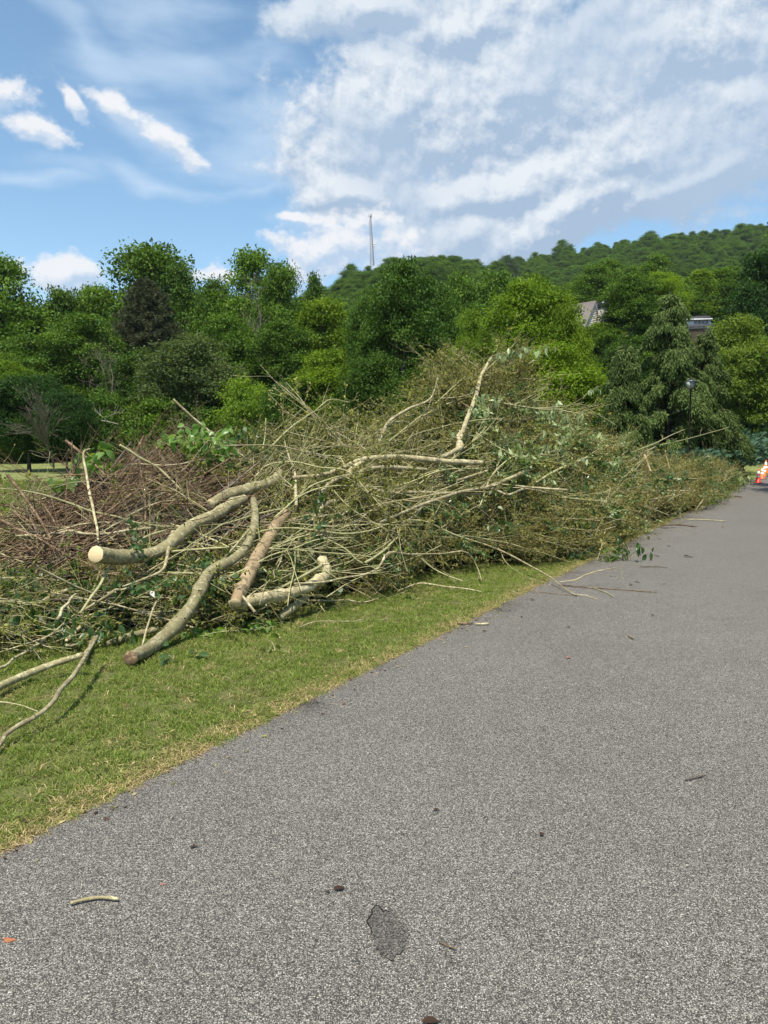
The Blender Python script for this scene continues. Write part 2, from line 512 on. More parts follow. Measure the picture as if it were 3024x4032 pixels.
def grass_patch(m):
    """blades yellow and thin out in patches that stay put on the lawn"""
    N = NT(m.node_tree)
    b = [n for n in m.node_tree.nodes if n.type == 'BSDF_PRINCIPLED'][0]
    src = b.inputs['Base Color'].links[0].from_socket
    pos = N.n('ShaderNodeNewGeometry').outputs['Position']
    f = N.ss(N.noise(pos, 1.7, 4, 0.6), 0.50, 0.72)
    N.l(N.mix(N.m('MULTIPLY', f, 0.65), src, (0.29, 0.265, 0.11)), b.inputs['Base Color'])
grass_patch(M['blade'])

def ground_mat():
    m, N, out = new_mat('lawn_ground')
    pos = N.n('ShaderNodeNewGeometry').outputs['Position']
    n1 = N.noise(pos, 0.35, 4, 0.6); n2 = N.noise(pos, 2.0, 5, 0.65); n3 = N.noise(pos, 30, 5, 0.7)
    c = N.mix(N.ss(n1, 0.35, 0.65), (0.150, 0.185, 0.050), (0.215, 0.235, 0.085))
    c = N.mix(N.m('MULTIPLY', N.ss(n2, 0.45, 0.7), 0.5), c, (0.19, 0.17, 0.07))
    c = N.mix(N.m('MULTIPLY', N.ss(n3, 0.35, 0.7), 0.55), c, (0.045, 0.055, 0.018))
    sp_ = N.n('ShaderNodeSeparateXYZ'); N.l(pos, sp_.inputs[0])
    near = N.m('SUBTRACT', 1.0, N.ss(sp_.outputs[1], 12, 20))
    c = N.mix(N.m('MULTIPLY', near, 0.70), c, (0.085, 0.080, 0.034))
    # mulch and leaf litter under the wood
    mulch = N.m('MULTIPLY', N.ss(N.m('MULTIPLY_ADD', n2, 6.0, sp_.outputs[1]), 66.5, 68.5), N.m('SUBTRACT', 1.0, N.ss(sp_.outputs[0], -2, 6)))
    c = N.mix(mulch, c, (0.125, 0.075, 0.045))
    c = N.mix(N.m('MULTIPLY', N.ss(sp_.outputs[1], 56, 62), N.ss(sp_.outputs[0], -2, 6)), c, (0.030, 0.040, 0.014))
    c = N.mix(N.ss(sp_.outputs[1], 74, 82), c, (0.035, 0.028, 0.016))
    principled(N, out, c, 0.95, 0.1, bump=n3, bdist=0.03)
    return m
def road_mat(name, dark=1.0):
    m, N, out = new_mat(name)
    pos = N.n('ShaderNodeNewGeometry').outputs['Position']
    warp = N.n('ShaderNodeTexNoise'); N.l(pos, warp.inputs[0]); warp.inputs['Scale'].default_value = 90
    wsc = N.n('ShaderNodeVectorMath', operation='SCALE'); N.l(warp.outputs['Color'], wsc.inputs[0]); wsc.inputs['Scale'].default_value = 0.008
    wad = N.n('ShaderNodeVectorMath', operation='ADD'); N.l(pos, wad.inputs[0]); N.l(wsc.outputs[0], wad.inputs[1])
    vo = N.n('ShaderNodeTexVoronoi'); N.l(wad.outputs[0], vo.inputs['Vector']); vo.inputs['Scale'].default_value = 185
    sp_ = N.n('ShaderNodeSeparateColor'); N.l(vo.outputs['Color'], sp_.inputs[0])
    r, g = sp_.outputs[0], sp_.outputs[1]
    d = vo.outputs['Distance']
    chip = N.m('MULTIPLY', N.ss(r, 0.56, 0.72), N.m('SUBTRACT', 1.0, N.ss(d, 0.30, 0.52)))
    grey = N.mix(g, (0.026, 0.023, 0.019), (0.095, 0.086, 0.073))
    fine = N.noise(pos, 420, 3, 0.6)
    grey = N.mix(N.m('MULTIPLY', N.ss(fine, 0.45, 0.65), 0.35), grey, (0.14, 0.126, 0.108))
    vf = N.n('ShaderNodeTexVoronoi'); N.l(pos, vf.inputs['Vector']); vf.inputs['Scale'].default_value = 330
    sf = N.n('ShaderNodeSeparateColor'); N.l(vf.outputs['Color'], sf.inputs[0])
    grey = N.mix(N.m('MULTIPLY', N.ss(sf.outputs[0], 0.62, 0.78), 0.8), grey, (0.33, 0.305, 0.265))
    white = N.mix(g, (0.27, 0.25, 0.22), (0.62, 0.58, 0.51))
    c = N.mix(N.m('MULTIPLY', chip, dark), grey, white)
    # wear: paler wheel tracks along the road, blotches, clay at the edge
    n1 = N.noise(pos, 0.5, 4, 0.6); n2 = N.noise(pos, 4.0, 4, 0.6)
    k = N.m('MULTIPLY_ADD', n1, 0.42, 0.82)
    k = N.m('MULTIPLY', k, N.m('MULTIPLY_ADD', N.noise(pos, 38, 5, 0.75), 1.1, 0.46))
    k = N.m('MULTIPLY', k, N.m('MULTIPLY_ADD', n2, 0.24, 0.90))
    sc = N.n('ShaderNodeVectorMath', operation='SCALE'); N.l(c, sc.inputs[0]); N.l(N.m('MULTIPLY', k, 0.76 if dark == 1.0 else 0.50), sc.inputs['Scale'])
    c = sc.outputs[0]
    dp = N.n('ShaderNodeVectorMath', operation='SUBTRACT'); N.l(pos, dp.inputs[0]); dp.inputs[1].default_value = tuple(E_P)
    dt = N.n('ShaderNodeVectorMath', operation='DOT_PRODUCT'); N.l(dp.outputs[0], dt.inputs[0]); dt.inputs[1].default_value = (E_N[0], E_N[1], 0)
    v = dt.outputs['Value']
    clay = N.ss(N.m('MULTIPLY_ADD', N.noise(pos, 5, 4, 0.6), 0.30, v), 0.05, 0.16)
    c = N.mix(N.m('MULTIPLY', clay, 0.62), c, (0.19, 0.125, 0.095))
    principled(N, out, c, 0.6, 0.3, bump=N.m('MULTIPLY', N.m('SUBTRACT', 0.6, d), 1.0), bdist=0.004, bstr=0.8)
    return m
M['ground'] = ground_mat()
M['road'] = road_mat('chip_asphalt')
M['patch'] = road_mat('patch_asphalt', 0.40)

# ------------------------------------------------------------------ ground, road
def grid_mesh(name, xs, ys, zf, mat):
    X, Y = np.meshgrid(xs, ys)
    Z = zf(X, Y)
    idx = np.arange(X.size).reshape(X.shape)
    q = np.stack([idx[:-1, :-1], idx[:-1, 1:], idx[1:, 1:], idx[1:, :-1]], -1).reshape(-1, 4)
    return mesh(name, np.stack([X, Y, Z], -1).reshape(-1, 3), q, None, (mat,), smooth_on=True)
xs = np.concatenate([np.linspace(-900, -120, 30), np.arange(-118, -30, 3.0), np.arange(-30, 30, 0.8), np.arange(30, 120, 3.0), np.linspace(122, 1000, 50)])
ys = np.concatenate([np.linspace(-200, -8, 14), np.arange(-6, 60, 0.8), np.arange(60, 130, 2.5), np.linspace(132, 700, 60), np.linspace(720, 1100, 12)])
def near_terrain(x, y):
    return terrain(x, y)
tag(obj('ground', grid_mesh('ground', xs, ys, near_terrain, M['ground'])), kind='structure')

us = np.concatenate([np.arange(-9, 22, 0.06), np.arange(22, 160, 0.4), np.linspace(162, 420, 12)])
jit = 0.035 * np.sin(us * 2.1) + 0.03 * np.sin(us * 5.3 + 1) + 0.02 * np.sin(us * 13.7 + 2) + RNG.normal(0, 0.009, len(us))
vs = np.array([0.0, -0.05, -0.4, -1.5, -4.0, -8.2])
rv = []
for j, v0 in enumerate(vs):
    x, y = from_uv(us, v0 + (jit if j == 0 else 0))
    rv.append(np.stack([x, y, np.full_like(x, 0.006 if j else -0.02)], -1))
rv = np.stack(rv, 1)
idx = np.arange(rv.shape[0] * rv.shape[1]).reshape(rv.shape[:2])
q = np.stack([idx[:-1, :-1], idx[:-1, 1:], idx[1:, 1:], idx[1:, :-1]], -1).reshape(-1, 4)[:, ::-1]
road = tag(obj('road', mesh('road', rv.reshape(-1, 3), q, None, (M['road'],), smooth_on=True)), kind='structure')

# dark oval repair in the asphalt, with a cracked rim
def disc_patch(name, outline_px, mat, z, parent=None):
    c = np.array([G(x, y, z) for x, y in outline_px])
    ctr = c.mean(0)
    v = np.vstack([c, ctr[None]])
    n = len(c)
    t = [(i, (i + 1) % n, n) for i in range(n)]
    return obj(name, mesh(name, v, None, t, (mat,)), parent)
oval = []
for k in range(36):
    a = 2 * math.pi * k / 36
    x, y = math.cos(a) * 66, math.sin(a) * 104
    th = math.radians(-24)
    j = 1 + 0.09 * math.sin(3 * a + 1) + 0.06 * math.sin(7 * a) + 0.05 * math.sin(13 * a + 2)
    oval.append((1526 + (x * math.cos(th) - y * math.sin(th)) * j, 3672 + (x * math.sin(th) + y * math.cos(th)) * j))
oval.reverse()
patch = disc_patch('asphalt_patch', oval, M['patch'], 0.010, road)
tag(patch, 'dark worn oval hole filled in the grey asphalt', kind='structure')
M['crack'] = plain('crack_tar', (0.012, 0.012, 0.012), 0.9, 0.1)
cr = [G(x, y, 0.011) for x, y in oval[3:17]]
cr = np.array(cr) + RNG.normal(0, 0.0025, (len(cr), 3)) * [1, 1, 0]
v, q = tube_arrays(cr[None], np.interp(np.arange(len(cr)), [0, 3, 6, 9, len(cr) - 1], [0.0006, 0.0024, 0.0012, 0.0026, 0.0006])[None], 4)
tag(obj('crack', mesh('crack', v, q, None, (M['crack'],)), road), kind='structure')

# ------------------------------------------------------------------ trees
def envelope(kind, f):
    f = np.clip(f, 0, 1)
    if kind == 'round':
        return np.sqrt(np.clip(1 - (2 * f - 1) ** 2, 0, 1)) ** 0.8
    if kind == 'tall':
        return np.clip(np.interp(f, [0, .1, .35, .6, .85, 1], [.62, .85, 1, .88, .55, .12]), 0, 1)
    if kind == 'conic':
        return np.interp(f, [0, .1, .5, .85, 1], [.8, 1, .72, .34, .05])
    return np.interp(f, [0, .15, .5, .8, .93, 1], [.55, .85, 1, .82, .55, .2])

def make_crown(seed, kind, Wd, z0, z1, n_lobe, n_leaf, ls, hollow=0.5, rag=0.28):
    """crown of leaf clumps on many uneven lobes; also returns the lobe centres for limbs"""
    r = np.random.default_rng(seed)
    H = z1 - z0
    f = r.beta(1.15, 1.0, n_lobe)
    ang = np.arange(n_lobe) * 2.39996 + r.uniform(-.5, .5, n_lobe)
    rr = envelope(kind, f) * Wd / 2 * (hollow + (1 - hollow) * r.random(n_lobe) ** 0.5) * r.uniform(0.78, 1.12, n_lobe)
    lr = Wd * r.uniform(0.075, 0.15, n_lobe) * (0.6 + 0.5 * envelope(kind, f))
    rr = np.maximum(rr - lr * 0.7, 0)
    c = np.stack([rr * np.cos(ang), rr * np.sin(ang), z0 + f * H - lr * 0.4], -1)
    CN = 34
    n_cl = n_leaf // CN
    pick = r.choice(n_lobe, n_cl, p=lr ** 2 / (lr ** 2).sum())
    d = r.normal(0, 1, (n_cl, 3)); d[:, 2] = d[:, 2] * 0.8 + 0.25
    d = unit(d)
    cc = c[pick] + d * lr[pick, None] * r.uniform(0.62, 1.12 + rag * 0.6, n_cl)[:, None] * np.array([1, 1, 0.75])
    ci = np.repeat(np.arange(n_cl), CN)
    n = len(ci)
    spread = ls * 1.75
    p = cc[ci] + r.normal(0, spread, (n, 3)) * np.array([1, 1, 0.42])
    ld = d[ci] * 0.7 + r.normal(0, 0.7, (n, 3)); ld[:, 2] -= 0.25
    nr = d[ci] * 0.5 + r.normal(0, 0.55, (n, 3)); nr[:, 2] += 0.55
    rnd = np.clip(r.random(n_lobe)[pick][ci] * 0.4 + r.random(n_cl)[ci] * 0.4 + r.random(n) * 0.35 - 0.08, 0, 1)
    sz = ls * r.uniform(0.6, 1.35, n)
    v, q = leaf_arrays(p, ld, nr, sz, sz * 0.62)
    me = mesh('crown', v, q, None, (M['mid'],), np.repeat(rnd, 4))
    return me, c, lr

def make_trunk(seed, c, z_top, r0, n_limb=9, lean=0.25):
    r = np.random.default_rng(seed + 100)
    k = 9
    t = np.linspace(0, 1, k)
    path = np.stack([np.cumsum(r.normal(0, lean * 0.2, k)) * t, np.cumsum(r.normal(0, lean * 0.2, k)) * t, t * z_top], -1)
    rad = r0 * (1 - 0.82 * t) * (1 + 0.35 * np.exp(-t * 14))
    V, Q = tube_arrays(path[None], rad[None], 8)
    P_, R_ = [], []
    order = r.permutation(len(c))[:n_limb]
    for i in order:
        e = c[i]
        h = np.clip(e[2] * r.uniform(0.35, 0.7), z_top * 0.12, z_top * 0.9)
        s_ = np.array([np.interp(h, path[:, 2], path[:, 0]), np.interp(h, path[:, 2], path[:, 1]), h])
        tt = np.linspace(0, 1, 9)[:, None]
        pt = s_ + (e - s_) * tt + np.array([0, 0, 1]) * (np.sin(tt * math.pi) * -0.08 * np.linalg.norm(e - s_)) + r.normal(0, 0.05, (9, 3)) * tt
        P_.append(pt); R_.append(r0 * 0.42 * (1 - 0.8 * tt[:, 0]))
    v, q = tube_arrays(np.array(P_), np.array(R_), 5)
    V, Q = np.vstack([V, v]), np.vstack([Q, q + len(V)])
    return mesh('trunk', V, Q, None, (M['trunk'],), smooth_on=True)

PROTO = {}
def proto(key, seed, kind, Wd, z0, z1, n_lobe, n_leaf, ls, r0, **k):
    cm, c, lr = make_crown(seed, kind, Wd, z0, z1, n_lobe, n_leaf, ls, **k)
    PROTO[key] = (cm, make_trunk(seed, c, z1 * 0.86, r0), Wd, z1)
proto('a', 1, 'tall', 10.0, 1.2, 18, 90, 42000, 0.28, 0.24)
proto('b', 2, 'broad', 11.0, 1.5, 17, 100, 44000, 0.28, 0.26)
proto('c', 3, 'broad', 11.0, 1.0, 14, 100, 40000, 0.28, 0.26)
proto('d', 4, 'broad', 8.0, 0.8, 13, 110, 56000, 0.19, 0.2)
proto('e', 5, 'broad', 7.0, 0.4, 9.5, 110, 54000, 0.16, 0.15)
proto('f', 6, 'round', 6.0, 1.7, 6.2, 120, 40000, 0.13, 0.11, hollow=0.55, rag=0.1)
proto('g', 7, 'conic', 8.0, 1.0, 16, 100, 26000, 0.28, 0.22)
proto('h', 8, 'broad', 4.2, 0.0, 3.6, 60, 12000, 0.14, 0.05)

def use_mat(o, m):
    o.material_slots[0].link = 'OBJECT'
    o.material_slots[0].material = m
def tree(px, ty, wpx, d, key, mat, label, name='broadleaf_tree', cat='tree', group=None, rz=None, sink=0.0):
    cm, tm, w0, h0 = PROTO[key]
    x = float(P(px, 1780, d)[0])
    zb = float(terrain(x, d)) - sink
    H = float(P(px, ty, d)[2]) - zb
    Wd = wpx * d / F * (1.0 if key == 'f' else 1.2)
    sc = (Wd / w0, Wd / w0, H / h0)
    o = empty(name, (x, d, zb), label, cat, group, rz=random.uniform(0, 6.28) if rz is None else rz, scale=sc)
    t = obj('trunk', tm, o)
    c = obj('crown', cm, o)
    use_mat(c, M[mat])
    return o, c

crowns = {}
TREES = [
 # px, top, width, depth, proto, material, label
 (30, 1010, 380, 82, 'a', 'mid', 'tall leafy green tree at the left edge of the wood'),
 (255, 1155, 330, 84, 'c', 'mid', 'rounded mid green tree in the dip right of the leftmost tall tree'),
 (395, 1130, 210, 92, 'b', 'yellow', 'lighter yellow green treetop showing in the gap left of the widest big tree'),
 (590, 968, 470, 86, 'b', 'mid', 'widest and highest green tree of the wood, behind the dull pine'),
 (720, 1050, 260, 82, 'a', 'deep', 'darker green shoulder tree on the right side of the widest tree'),
 (860, 1120, 270, 80, 'c', 'mid', 'mid green tree in the dip between the two highest treetops of the wood'),
 (1000, 985, 330, 80, 'a', 'mid', 'tall open green tree with a split top, second highest in the wood'),
 (1120, 1040, 230, 76, 'b', 'mid', 'mid green tree leaning out at the right side of the split-topped tree'),
 (1243, 1072, 130, 74, 'g', 'deep', 'slim pointed dark green tree rising alone before the hill'),
 (1290, 1175, 330, 66, 'b', 'yellow', 'broad yellow green tree below the slim pointed one'),
 (1120, 1265, 300, 62, 'd', 'mid', 'mid height green tree before the split-topped tree'),
 (1590, 1036, 300, 52, 'd', 'deep', 'big glossy dark green tree with a double top in the middle of the wood'),
 (1455, 1165, 190, 55, 'e', 'deep', 'lower dark green left shoulder tree beside the double-topped tree'),
 (1730, 1130, 200, 55, 'd', 'deep', 'dark green right shoulder tree beside the double-topped tree'),
 (1850, 1235, 190, 46, 'e', 'lime', 'soft yellow green tree behind the highest part of the brush pile'),
 (1800, 1100, 260, 88, 'c', 'mid', 'mid green rounded tree behind the soft yellow green one'),
 (1960, 1085, 280, 90, 'c', 'mid', 'rounded green tree in front of the foot of the hill'),
 (2090, 1105, 380, 44, 'd', 'yellow', 'large bright yellow green tree right of the brush pile top'),
 (2215, 1180, 215, 42, 'e', 'yellow', 'bright green tree with its ragged edge left of the chimney house'),
 (2180, 1360, 360, 39, 'e', 'yellow', 'low bright green spreading tree behind the silvery leafed branches'),
 (2480, 1085, 260, 78, 'd', 'mid', 'mid green leafy tree between the chimney house and the weeping cedar'),
 (2570, 1080, 220, 96, 'c', 'yellow', 'pale green tree behind the top of the weeping cedar'),
 (2740, 1060, 190, 120, 'g', 'yellow', 'light green pointed tree above the house with small windows'),
 (2620, 1090, 200, 118, 'c', 'mid', 'mid green tree uphill behind the weeping cedar tip'),
 (2880, 1070, 240, 120, 'a', 'mid', 'mid green tree uphill behind the dark tree at the right'),
 (2990, 985, 300, 72, 'b', 'lawn_tree', 'very dark green massive tree at the right edge above the road'),
 (2900, 1255, 310, 60, 'e', 'maple', 'yellow green maple like tree beside the weeping cedar at the right'),
 (3040, 1400, 330, 64, 'e', 'mid', 'mid green bushy tree at the right edge behind the junipers'),
 (120, 1330, 340, 66, 'e', 'mid', 'fresh green tree in front of the left end of the wood'),
 (330, 1240, 330, 68, 'd', 'mid', 'mid green tree left of the dull pine in the wood'),
 (760, 1330, 420, 60, 'e', 'dull', 'dull olive green tree with drooping leaves below the pine'),
 (900, 1240, 260, 68, 'd', 'mid', 'mid green tree right of the dull pine'),
 (560, 1390, 300, 64, 'e', 'deep', 'dark green tree beneath the dull pine'),
 (960, 1490, 240, 56, 'h', 'lime', 'small bright yellow green tree low at the edge of the wood'),
 (50, 1430, 260, 60, 'e', 'yellow', 'paler green low tree above the dark lawn trees'),
 (1290, 1390, 330, 55, 'e', 'yellow', 'yellow green leafy tree low before the broad one'),
 (1150, 1500, 260, 54, 'e', 'deep', 'low dark green tree before the gap in the wood'),
 (1010, 1620, 200, 60, 'h', 'deep', 'dark green bush at the foot of the small lime tree'),
 (1700, 1440, 300, 46, 'e', 'deep', 'low dark green tree behind the ridge of the brush pile'),
 (1480, 1400, 300, 48, 'e', 'deep', 'low dark green spreading tree below the double-topped tree'),
 (2440, 1350, 200, 60, 'e', 'deep', 'dark green tree in the shade between the bright tree and the cedars'),
 (2080, 1230, 300, 60, 'd', 'mid', 'mid green tree behind the large bright yellow green tree'),
 (420, 1540, 210, 58, 'h', 'deep', 'dark ragged bush beside the lawn trees at the edge of the wood'),
 (640, 1560, 260, 57, 'h', 'mid', 'green bush at the edge of the wood below the dull olive tree'),
 (1700, 1010, 110, 425, 'b', 'hillside', 'broad dark tree on the ridge right of the mast'),
 (1990, 1010, 90, 430, 'c', 'hillside', 'round dark tree standing clear of the ridge in the saddle of the hill'),
 (2540, 912, 100, 600, 'a', 'hillside', 'tall dark tree on the high right part of the ridge'),
 (2350, 1275, 180, 92, 'c', 'yellow', 'light green tree in front of the foot of the chimney house'),
 (820, 1600, 240, 57, 'h', 'deep', 'dark green bush at the woodland edge above the vine heap'),
]
for tpl in TREES:
    o, c = tree(*tpl, name='woodland_bush' if tpl[4] == 'h' else 'broadleaf_tree', cat='bush' if tpl[4] == 'h' else 'tree')
    crowns.setdefault(tpl[4] + tpl[5], c)
# the two dark lawn trees
# a tree beside the road, off to the right: its shade falls across the far asphalt
cm_, tm_, w_, h_ = PROTO['d']
for x_, y_, lb_ in ((18.6, 25.0, 'nearer roadside tree out of view whose shade reaches the far asphalt'), (20.9, 30.2, 'farther roadside tree out of view whose shade reaches the far asphalt')):
    o = empty('broadleaf_tree', (x_, y_, 0.0), lb_, 'tree', None, 0.4, (1.28, 1.28, 1.2))
    obj('trunk', tm_, o); use_mat(obj('crown', cm_, o), M['mid'])
tree(112, 1480, 380, 47, 'f', 'lawn_tree', 'dark domed lawn tree with its trunk in the mown grass at the left', 'lawn_tree')
tree(262, 1545, 250, 44, 'f', 'lawn_tree', 'smaller dark lawn tree whose middle is bare and dead', 'lawn_tree')

# shaded back rows: trees that nothing in the picture tells apart
for i in range(46):
    px = -330 + i * 76 + random.uniform(-25, 25)
    d = random.uniform(92, 118)
    if px > 2140: d = random.uniform(124, 140)
    top = np.interp(px, [-400, 200, 500, 1150, 1350, 1700, 2100, 2300, 2500, 3200], [1120, 1180, 1130, 1180, 1260, 1250, 1190, 1400, 1330, 1180]) + random.uniform(0, 90)
    if 2220 < px < 2420 or 2640 < px < 2860: top = max(top, 1420)
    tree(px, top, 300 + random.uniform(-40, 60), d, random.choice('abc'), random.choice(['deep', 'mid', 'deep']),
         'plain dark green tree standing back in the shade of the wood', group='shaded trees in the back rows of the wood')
# understorey that closes the foot of the wood
for i in range(34):
    px = -250 + i * 75 + random.uniform(-25, 25)
    if px > 2300: break
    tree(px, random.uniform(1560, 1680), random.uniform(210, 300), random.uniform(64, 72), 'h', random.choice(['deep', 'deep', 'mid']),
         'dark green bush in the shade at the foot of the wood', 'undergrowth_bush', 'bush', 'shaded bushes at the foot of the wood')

# dull dark pine: whorled limbs carrying brushes of needles
def needle_mesh(name, mat, centres, dirs, ln, wd, rnd):
    v, q = leaf_arrays(centres, dirs, RNG.normal(0, 1, centres.shape), ln, wd, 0.0)
    return mesh(name, v, q, None, (M[mat],), np.repeat(rnd, 4))
def pine(px, ty, by, wpx, d, label):
    r = np.random.default_rng(31)
    x = float(P(px, 1780, d)[0]); zb = float(terrain(x, d))
    H = float(P(px, ty, d)[2]) - zb; z0 = float(P(px, by, d)[2]) - zb
    Rm = wpx * d / F / 2
    o = empty('pine_tree', (x, d, zb), label, 'tree')
    pts, rad, cs, ds, rs = [], [], [], [], []
    pts.append(np.stack([np.zeros(7), np.zeros(7), np.linspace(0, H, 7)], -1)); rad.append(np.linspace(0.22, 0.03, 7))
    for i in range(120):
        f = (i / 120) ** 0.9
        h = z0 + (H - z0) * f
        L = Rm * (1 - f) ** 0.62 * r.uniform(0.7, 1.1) + 0.25
        a = i * 2.4 + r.uniform(-.3, .3)
        t = np.linspace(0, 1, 7)
        p = np.stack([np.cos(a) * L * t, np.sin(a) * L * t, h + L * (0.18 * t + 0.10 * t * t) + r.normal(0, .05)], -1)
        pts.append(p); rad.append(np.linspace(0.05, 0.012, 7) * (1.2 - f))
        nb = int(26 * L / Rm) + 8
        tt = r.uniform(0.25, 1.02, nb)
        base = np.stack([np.interp(tt, t, p[:, k]) for k in range(3)], -1) + r.normal(0, 1, (nb, 3)) * np.array([.28, .28, .12]) * (0.4 + L / Rm)
        for b in base:
            m = 26
            dd = unit(r.normal(0, 1, (m, 3)) + np.array([np.cos(a) * .5, np.sin(a) * .5, 0.9]))
            cs.append(b + dd * 0.05); ds.append(dd); rs.append(np.clip(r.random(m) * 0.5 + r.random() * 0.5, 0, 1))
    v, q = tube_arrays(np.array(pts), np.array(rad), 5)
    obj('trunk', mesh('trunk', v, q, None, (M['trunk'],), smooth_on=True), o)
    cs, ds, rs = np.vstack(cs), np.vstack(ds), np.concatenate(rs)
    obj('crown', needle_mesh('crown', 'needle', cs, ds, 0.36, 0.055, rs), o)
pine(588, 1115, 1480, 300, 74, 'dull brownish green pine standing before the widest tree of the wood')

# weeping cedars: arching limbs hung with drooping sprays
def weeping_cedar(px, ty, wpx, d, n, seed, label):
    r = np.random.default_rng(seed)
    x = float(P(px, 1780, d)[0]); zb = float(terrain(x, d)) - 0.1
    H = float(P(px, ty, d)[2]) - zb
    Rm = wpx * d / F / 2
    o = empty('weeping_cedar', (x, d, zb), label, 'tree')
    pts, rad, cs, ds, ls, rs = [], [], [], [], [], []
    kk = 9
    pts.append(np.stack([0.08 * np.sin(np.linspace(0, 5, kk)), 0 * np.linspace(0, 1, kk), np.linspace(0, H * 0.99, kk)], -1)); rad.append(np.linspace(0.17, 0.02, kk))
    for i in range(n):
        f = i / n
        h = 0.25 + (H * 0.985 - 0.25) * f ** 0.95
        L = (Rm * (1 - f) ** 0.80 + 0.25) * r.uniform(0.55, 1.30)
        a = i * 2.39996 + r.uniform(-.4, .4)
        t = np.linspace(0, 1, kk)
        rise = r.uniform(0.10, 0.32); droop = r.uniform(0.55, 0.95)
        hor = L * (t - 0.10 * t ** 3)
        ver = L * (rise * np.sin(t * math.pi * 0.62) * 1.3 - droop * np.clip(t - 0.45, 0, 1) ** 1.9 * 1.6)
        wob = 0.10 * L * np.sin(t * 3 + r.uniform(0, 6)) * t
        ca, sa = math.cos(a), math.sin(a)
        p = np.stack([ca * hor - sa * wob, sa * hor + ca * wob, np.maximum(h + ver, 0.05)], -1)
        pts.append(p); rad.append(np.linspace(0.04, 0.006, kk) * (1.3 - f))
        m = int(40 + 150 * L / Rm)
        tt = r.uniform(0.15, 1.0, m) ** 0.8
        side = r.normal(0, 1, m) * (0.05 + 0.16 * (1 - np.abs(tt - 0.55))) * (0.35 + 0.65 * L / Rm)
        b = np.stack([np.interp(tt, t, p[:, k]) for k in range(3)], -1)
        b[:, 0] += -sa * side; b[:, 1] += ca * side; b[:, 2] -= 0.35 * np.abs(side) + 0.02
        for j in range(6):          # each spray: a short chain of blades turning downwards
            dd = np.stack([ca * (0.55 - 0.10 * j) + r.normal(0, .32, m) - sa * side, sa * (0.55 - 0.10 * j) + r.normal(0, .32, m) + ca * side, -0.30 - 0.24 * j + r.normal(0, .18, m)], -1)
            dd = unit(dd)
            cs.append(b.copy() + r.normal(0, 0.025, b.shape)); ds.append(dd)
            ls.append(np.full(m, 0.20 - 0.008 * j)); rs.append(np.clip(0.75 - 0.10 * j + r.normal(0, 0.16, m), 0, 1))
            b = b + dd * 0.085
            b[:, 2] = np.maximum(b[:, 2], 0.1)
    v, q = tube_arrays(np.array(pts), np.array(rad), 4)
    obj('trunk', mesh('trunk', v, q, None, (M['trunk'],), smooth_on=True), o)
    cs, ds, ls, rs = np.vstack(cs), np.vstack(ds), np.concatenate(ls), np.concatenate(rs)
    obj('crown', needle_mesh('crown', 'cedar', cs, ds, ls, 0.045, rs), o)
weeping_cedar(2625, 1140, 440, 37.5, 92, 5, 'large blue green weeping cedar with a bent tip behind the street lamp')
weeping_cedar(2765, 1290, 310, 39.5, 66, 6, 'second weeping cedar stem leaning against the right of the large one')
weeping_cedar(2455, 1350, 250, 34, 70, 8, 'small narrow weeping cedar left of the large one')

# spreading junipers: feathery blue green fans
def juniper_mesh(seed, R, H, nfan):
    r = np.random.default_rng(seed)
    cs, ds, ls, rs = [], [], [], []
    for i in range(nfan):
        a = r.uniform(0, 2 * math.pi); L = R * r.uniform(0.35, 1.0); up = r.uniform(0.1, 0.75)
        t = np.linspace(0.25, 1, 14)
        hx = L * t; z = H * up * np.sin(t * math.pi * 0.55) + 0.12
        m = 14
        for j in range(7):
            side = r.normal(0, 0.5, m)
            ca, sa = math.cos(a), math.sin(a)
            dd = unit(np.stack([ca - sa * side, sa + ca * side, 0.35 + r.normal(0, .22, m)], -1))
            cs.append(np.stack([ca * hx, sa * hx, z], -1) + r.normal(0, 0.05, (m, 3))); ds.append(dd)
            ls.append(r.uniform(0.12, 0.26, m)); rs.append(np.clip(r.normal(0.5, 0.25, m), 0, 1))
    cs, ds, ls, rs = np.vstack(cs), np.vstack(ds), np.concatenate(ls), np.concatenate(rs)
    return needle_mesh('foliage', 'juniper', cs, ds, ls, 0.055, rs)
JM = [juniper_mesh(41, 2.1, 1.3, 150), juniper_mesh(42, 1.8, 1.1, 130)]
JUN = [(33.5, 2.9, 1.15, 'low feathery blue green juniper behind the street lamp post, nearest of the bank'),
       (37.5, 2.6, 1.3, 'blue green juniper right of the lamp post at the end of the brush pile'),
       (42, 2.4, 1.45, 'blue green juniper just left of the line of cones'),
       (47, 2.6, 1.6, 'wide blue green juniper above the cones'),
       (53, 2.8, 1.75, 'blue green juniper cut off by the right edge of the view'),
       (61, 3.0, 1.8, 'farthest blue green juniper along the road'),
       (44, 6.0, 1.6, 'blue green juniper in the back row behind the ones by the cones'),
       (51, 6.5, 1.8, 'blue green juniper higher up the bank at the back'),
       (37, 6.2, 1.3, 'blue green juniper under the skirt of the weeping cedar')]
for i, (d, v_, s_, lb) in enumerate(JUN):
    x = float((d - E_P[1]) / E_D[1] * E_D[0] + E_P[0]) - v_ / float(E_D[1])
    o = empty('juniper_bush', (x, d, float(terrain(x, d)) - 0.05), lb, 'bush', 'junipers on the bank by the road', rz=i * 1.3, scale=(s_, s_, s_ * 1.25))
    obj('foliage', JM[i % 2], o)

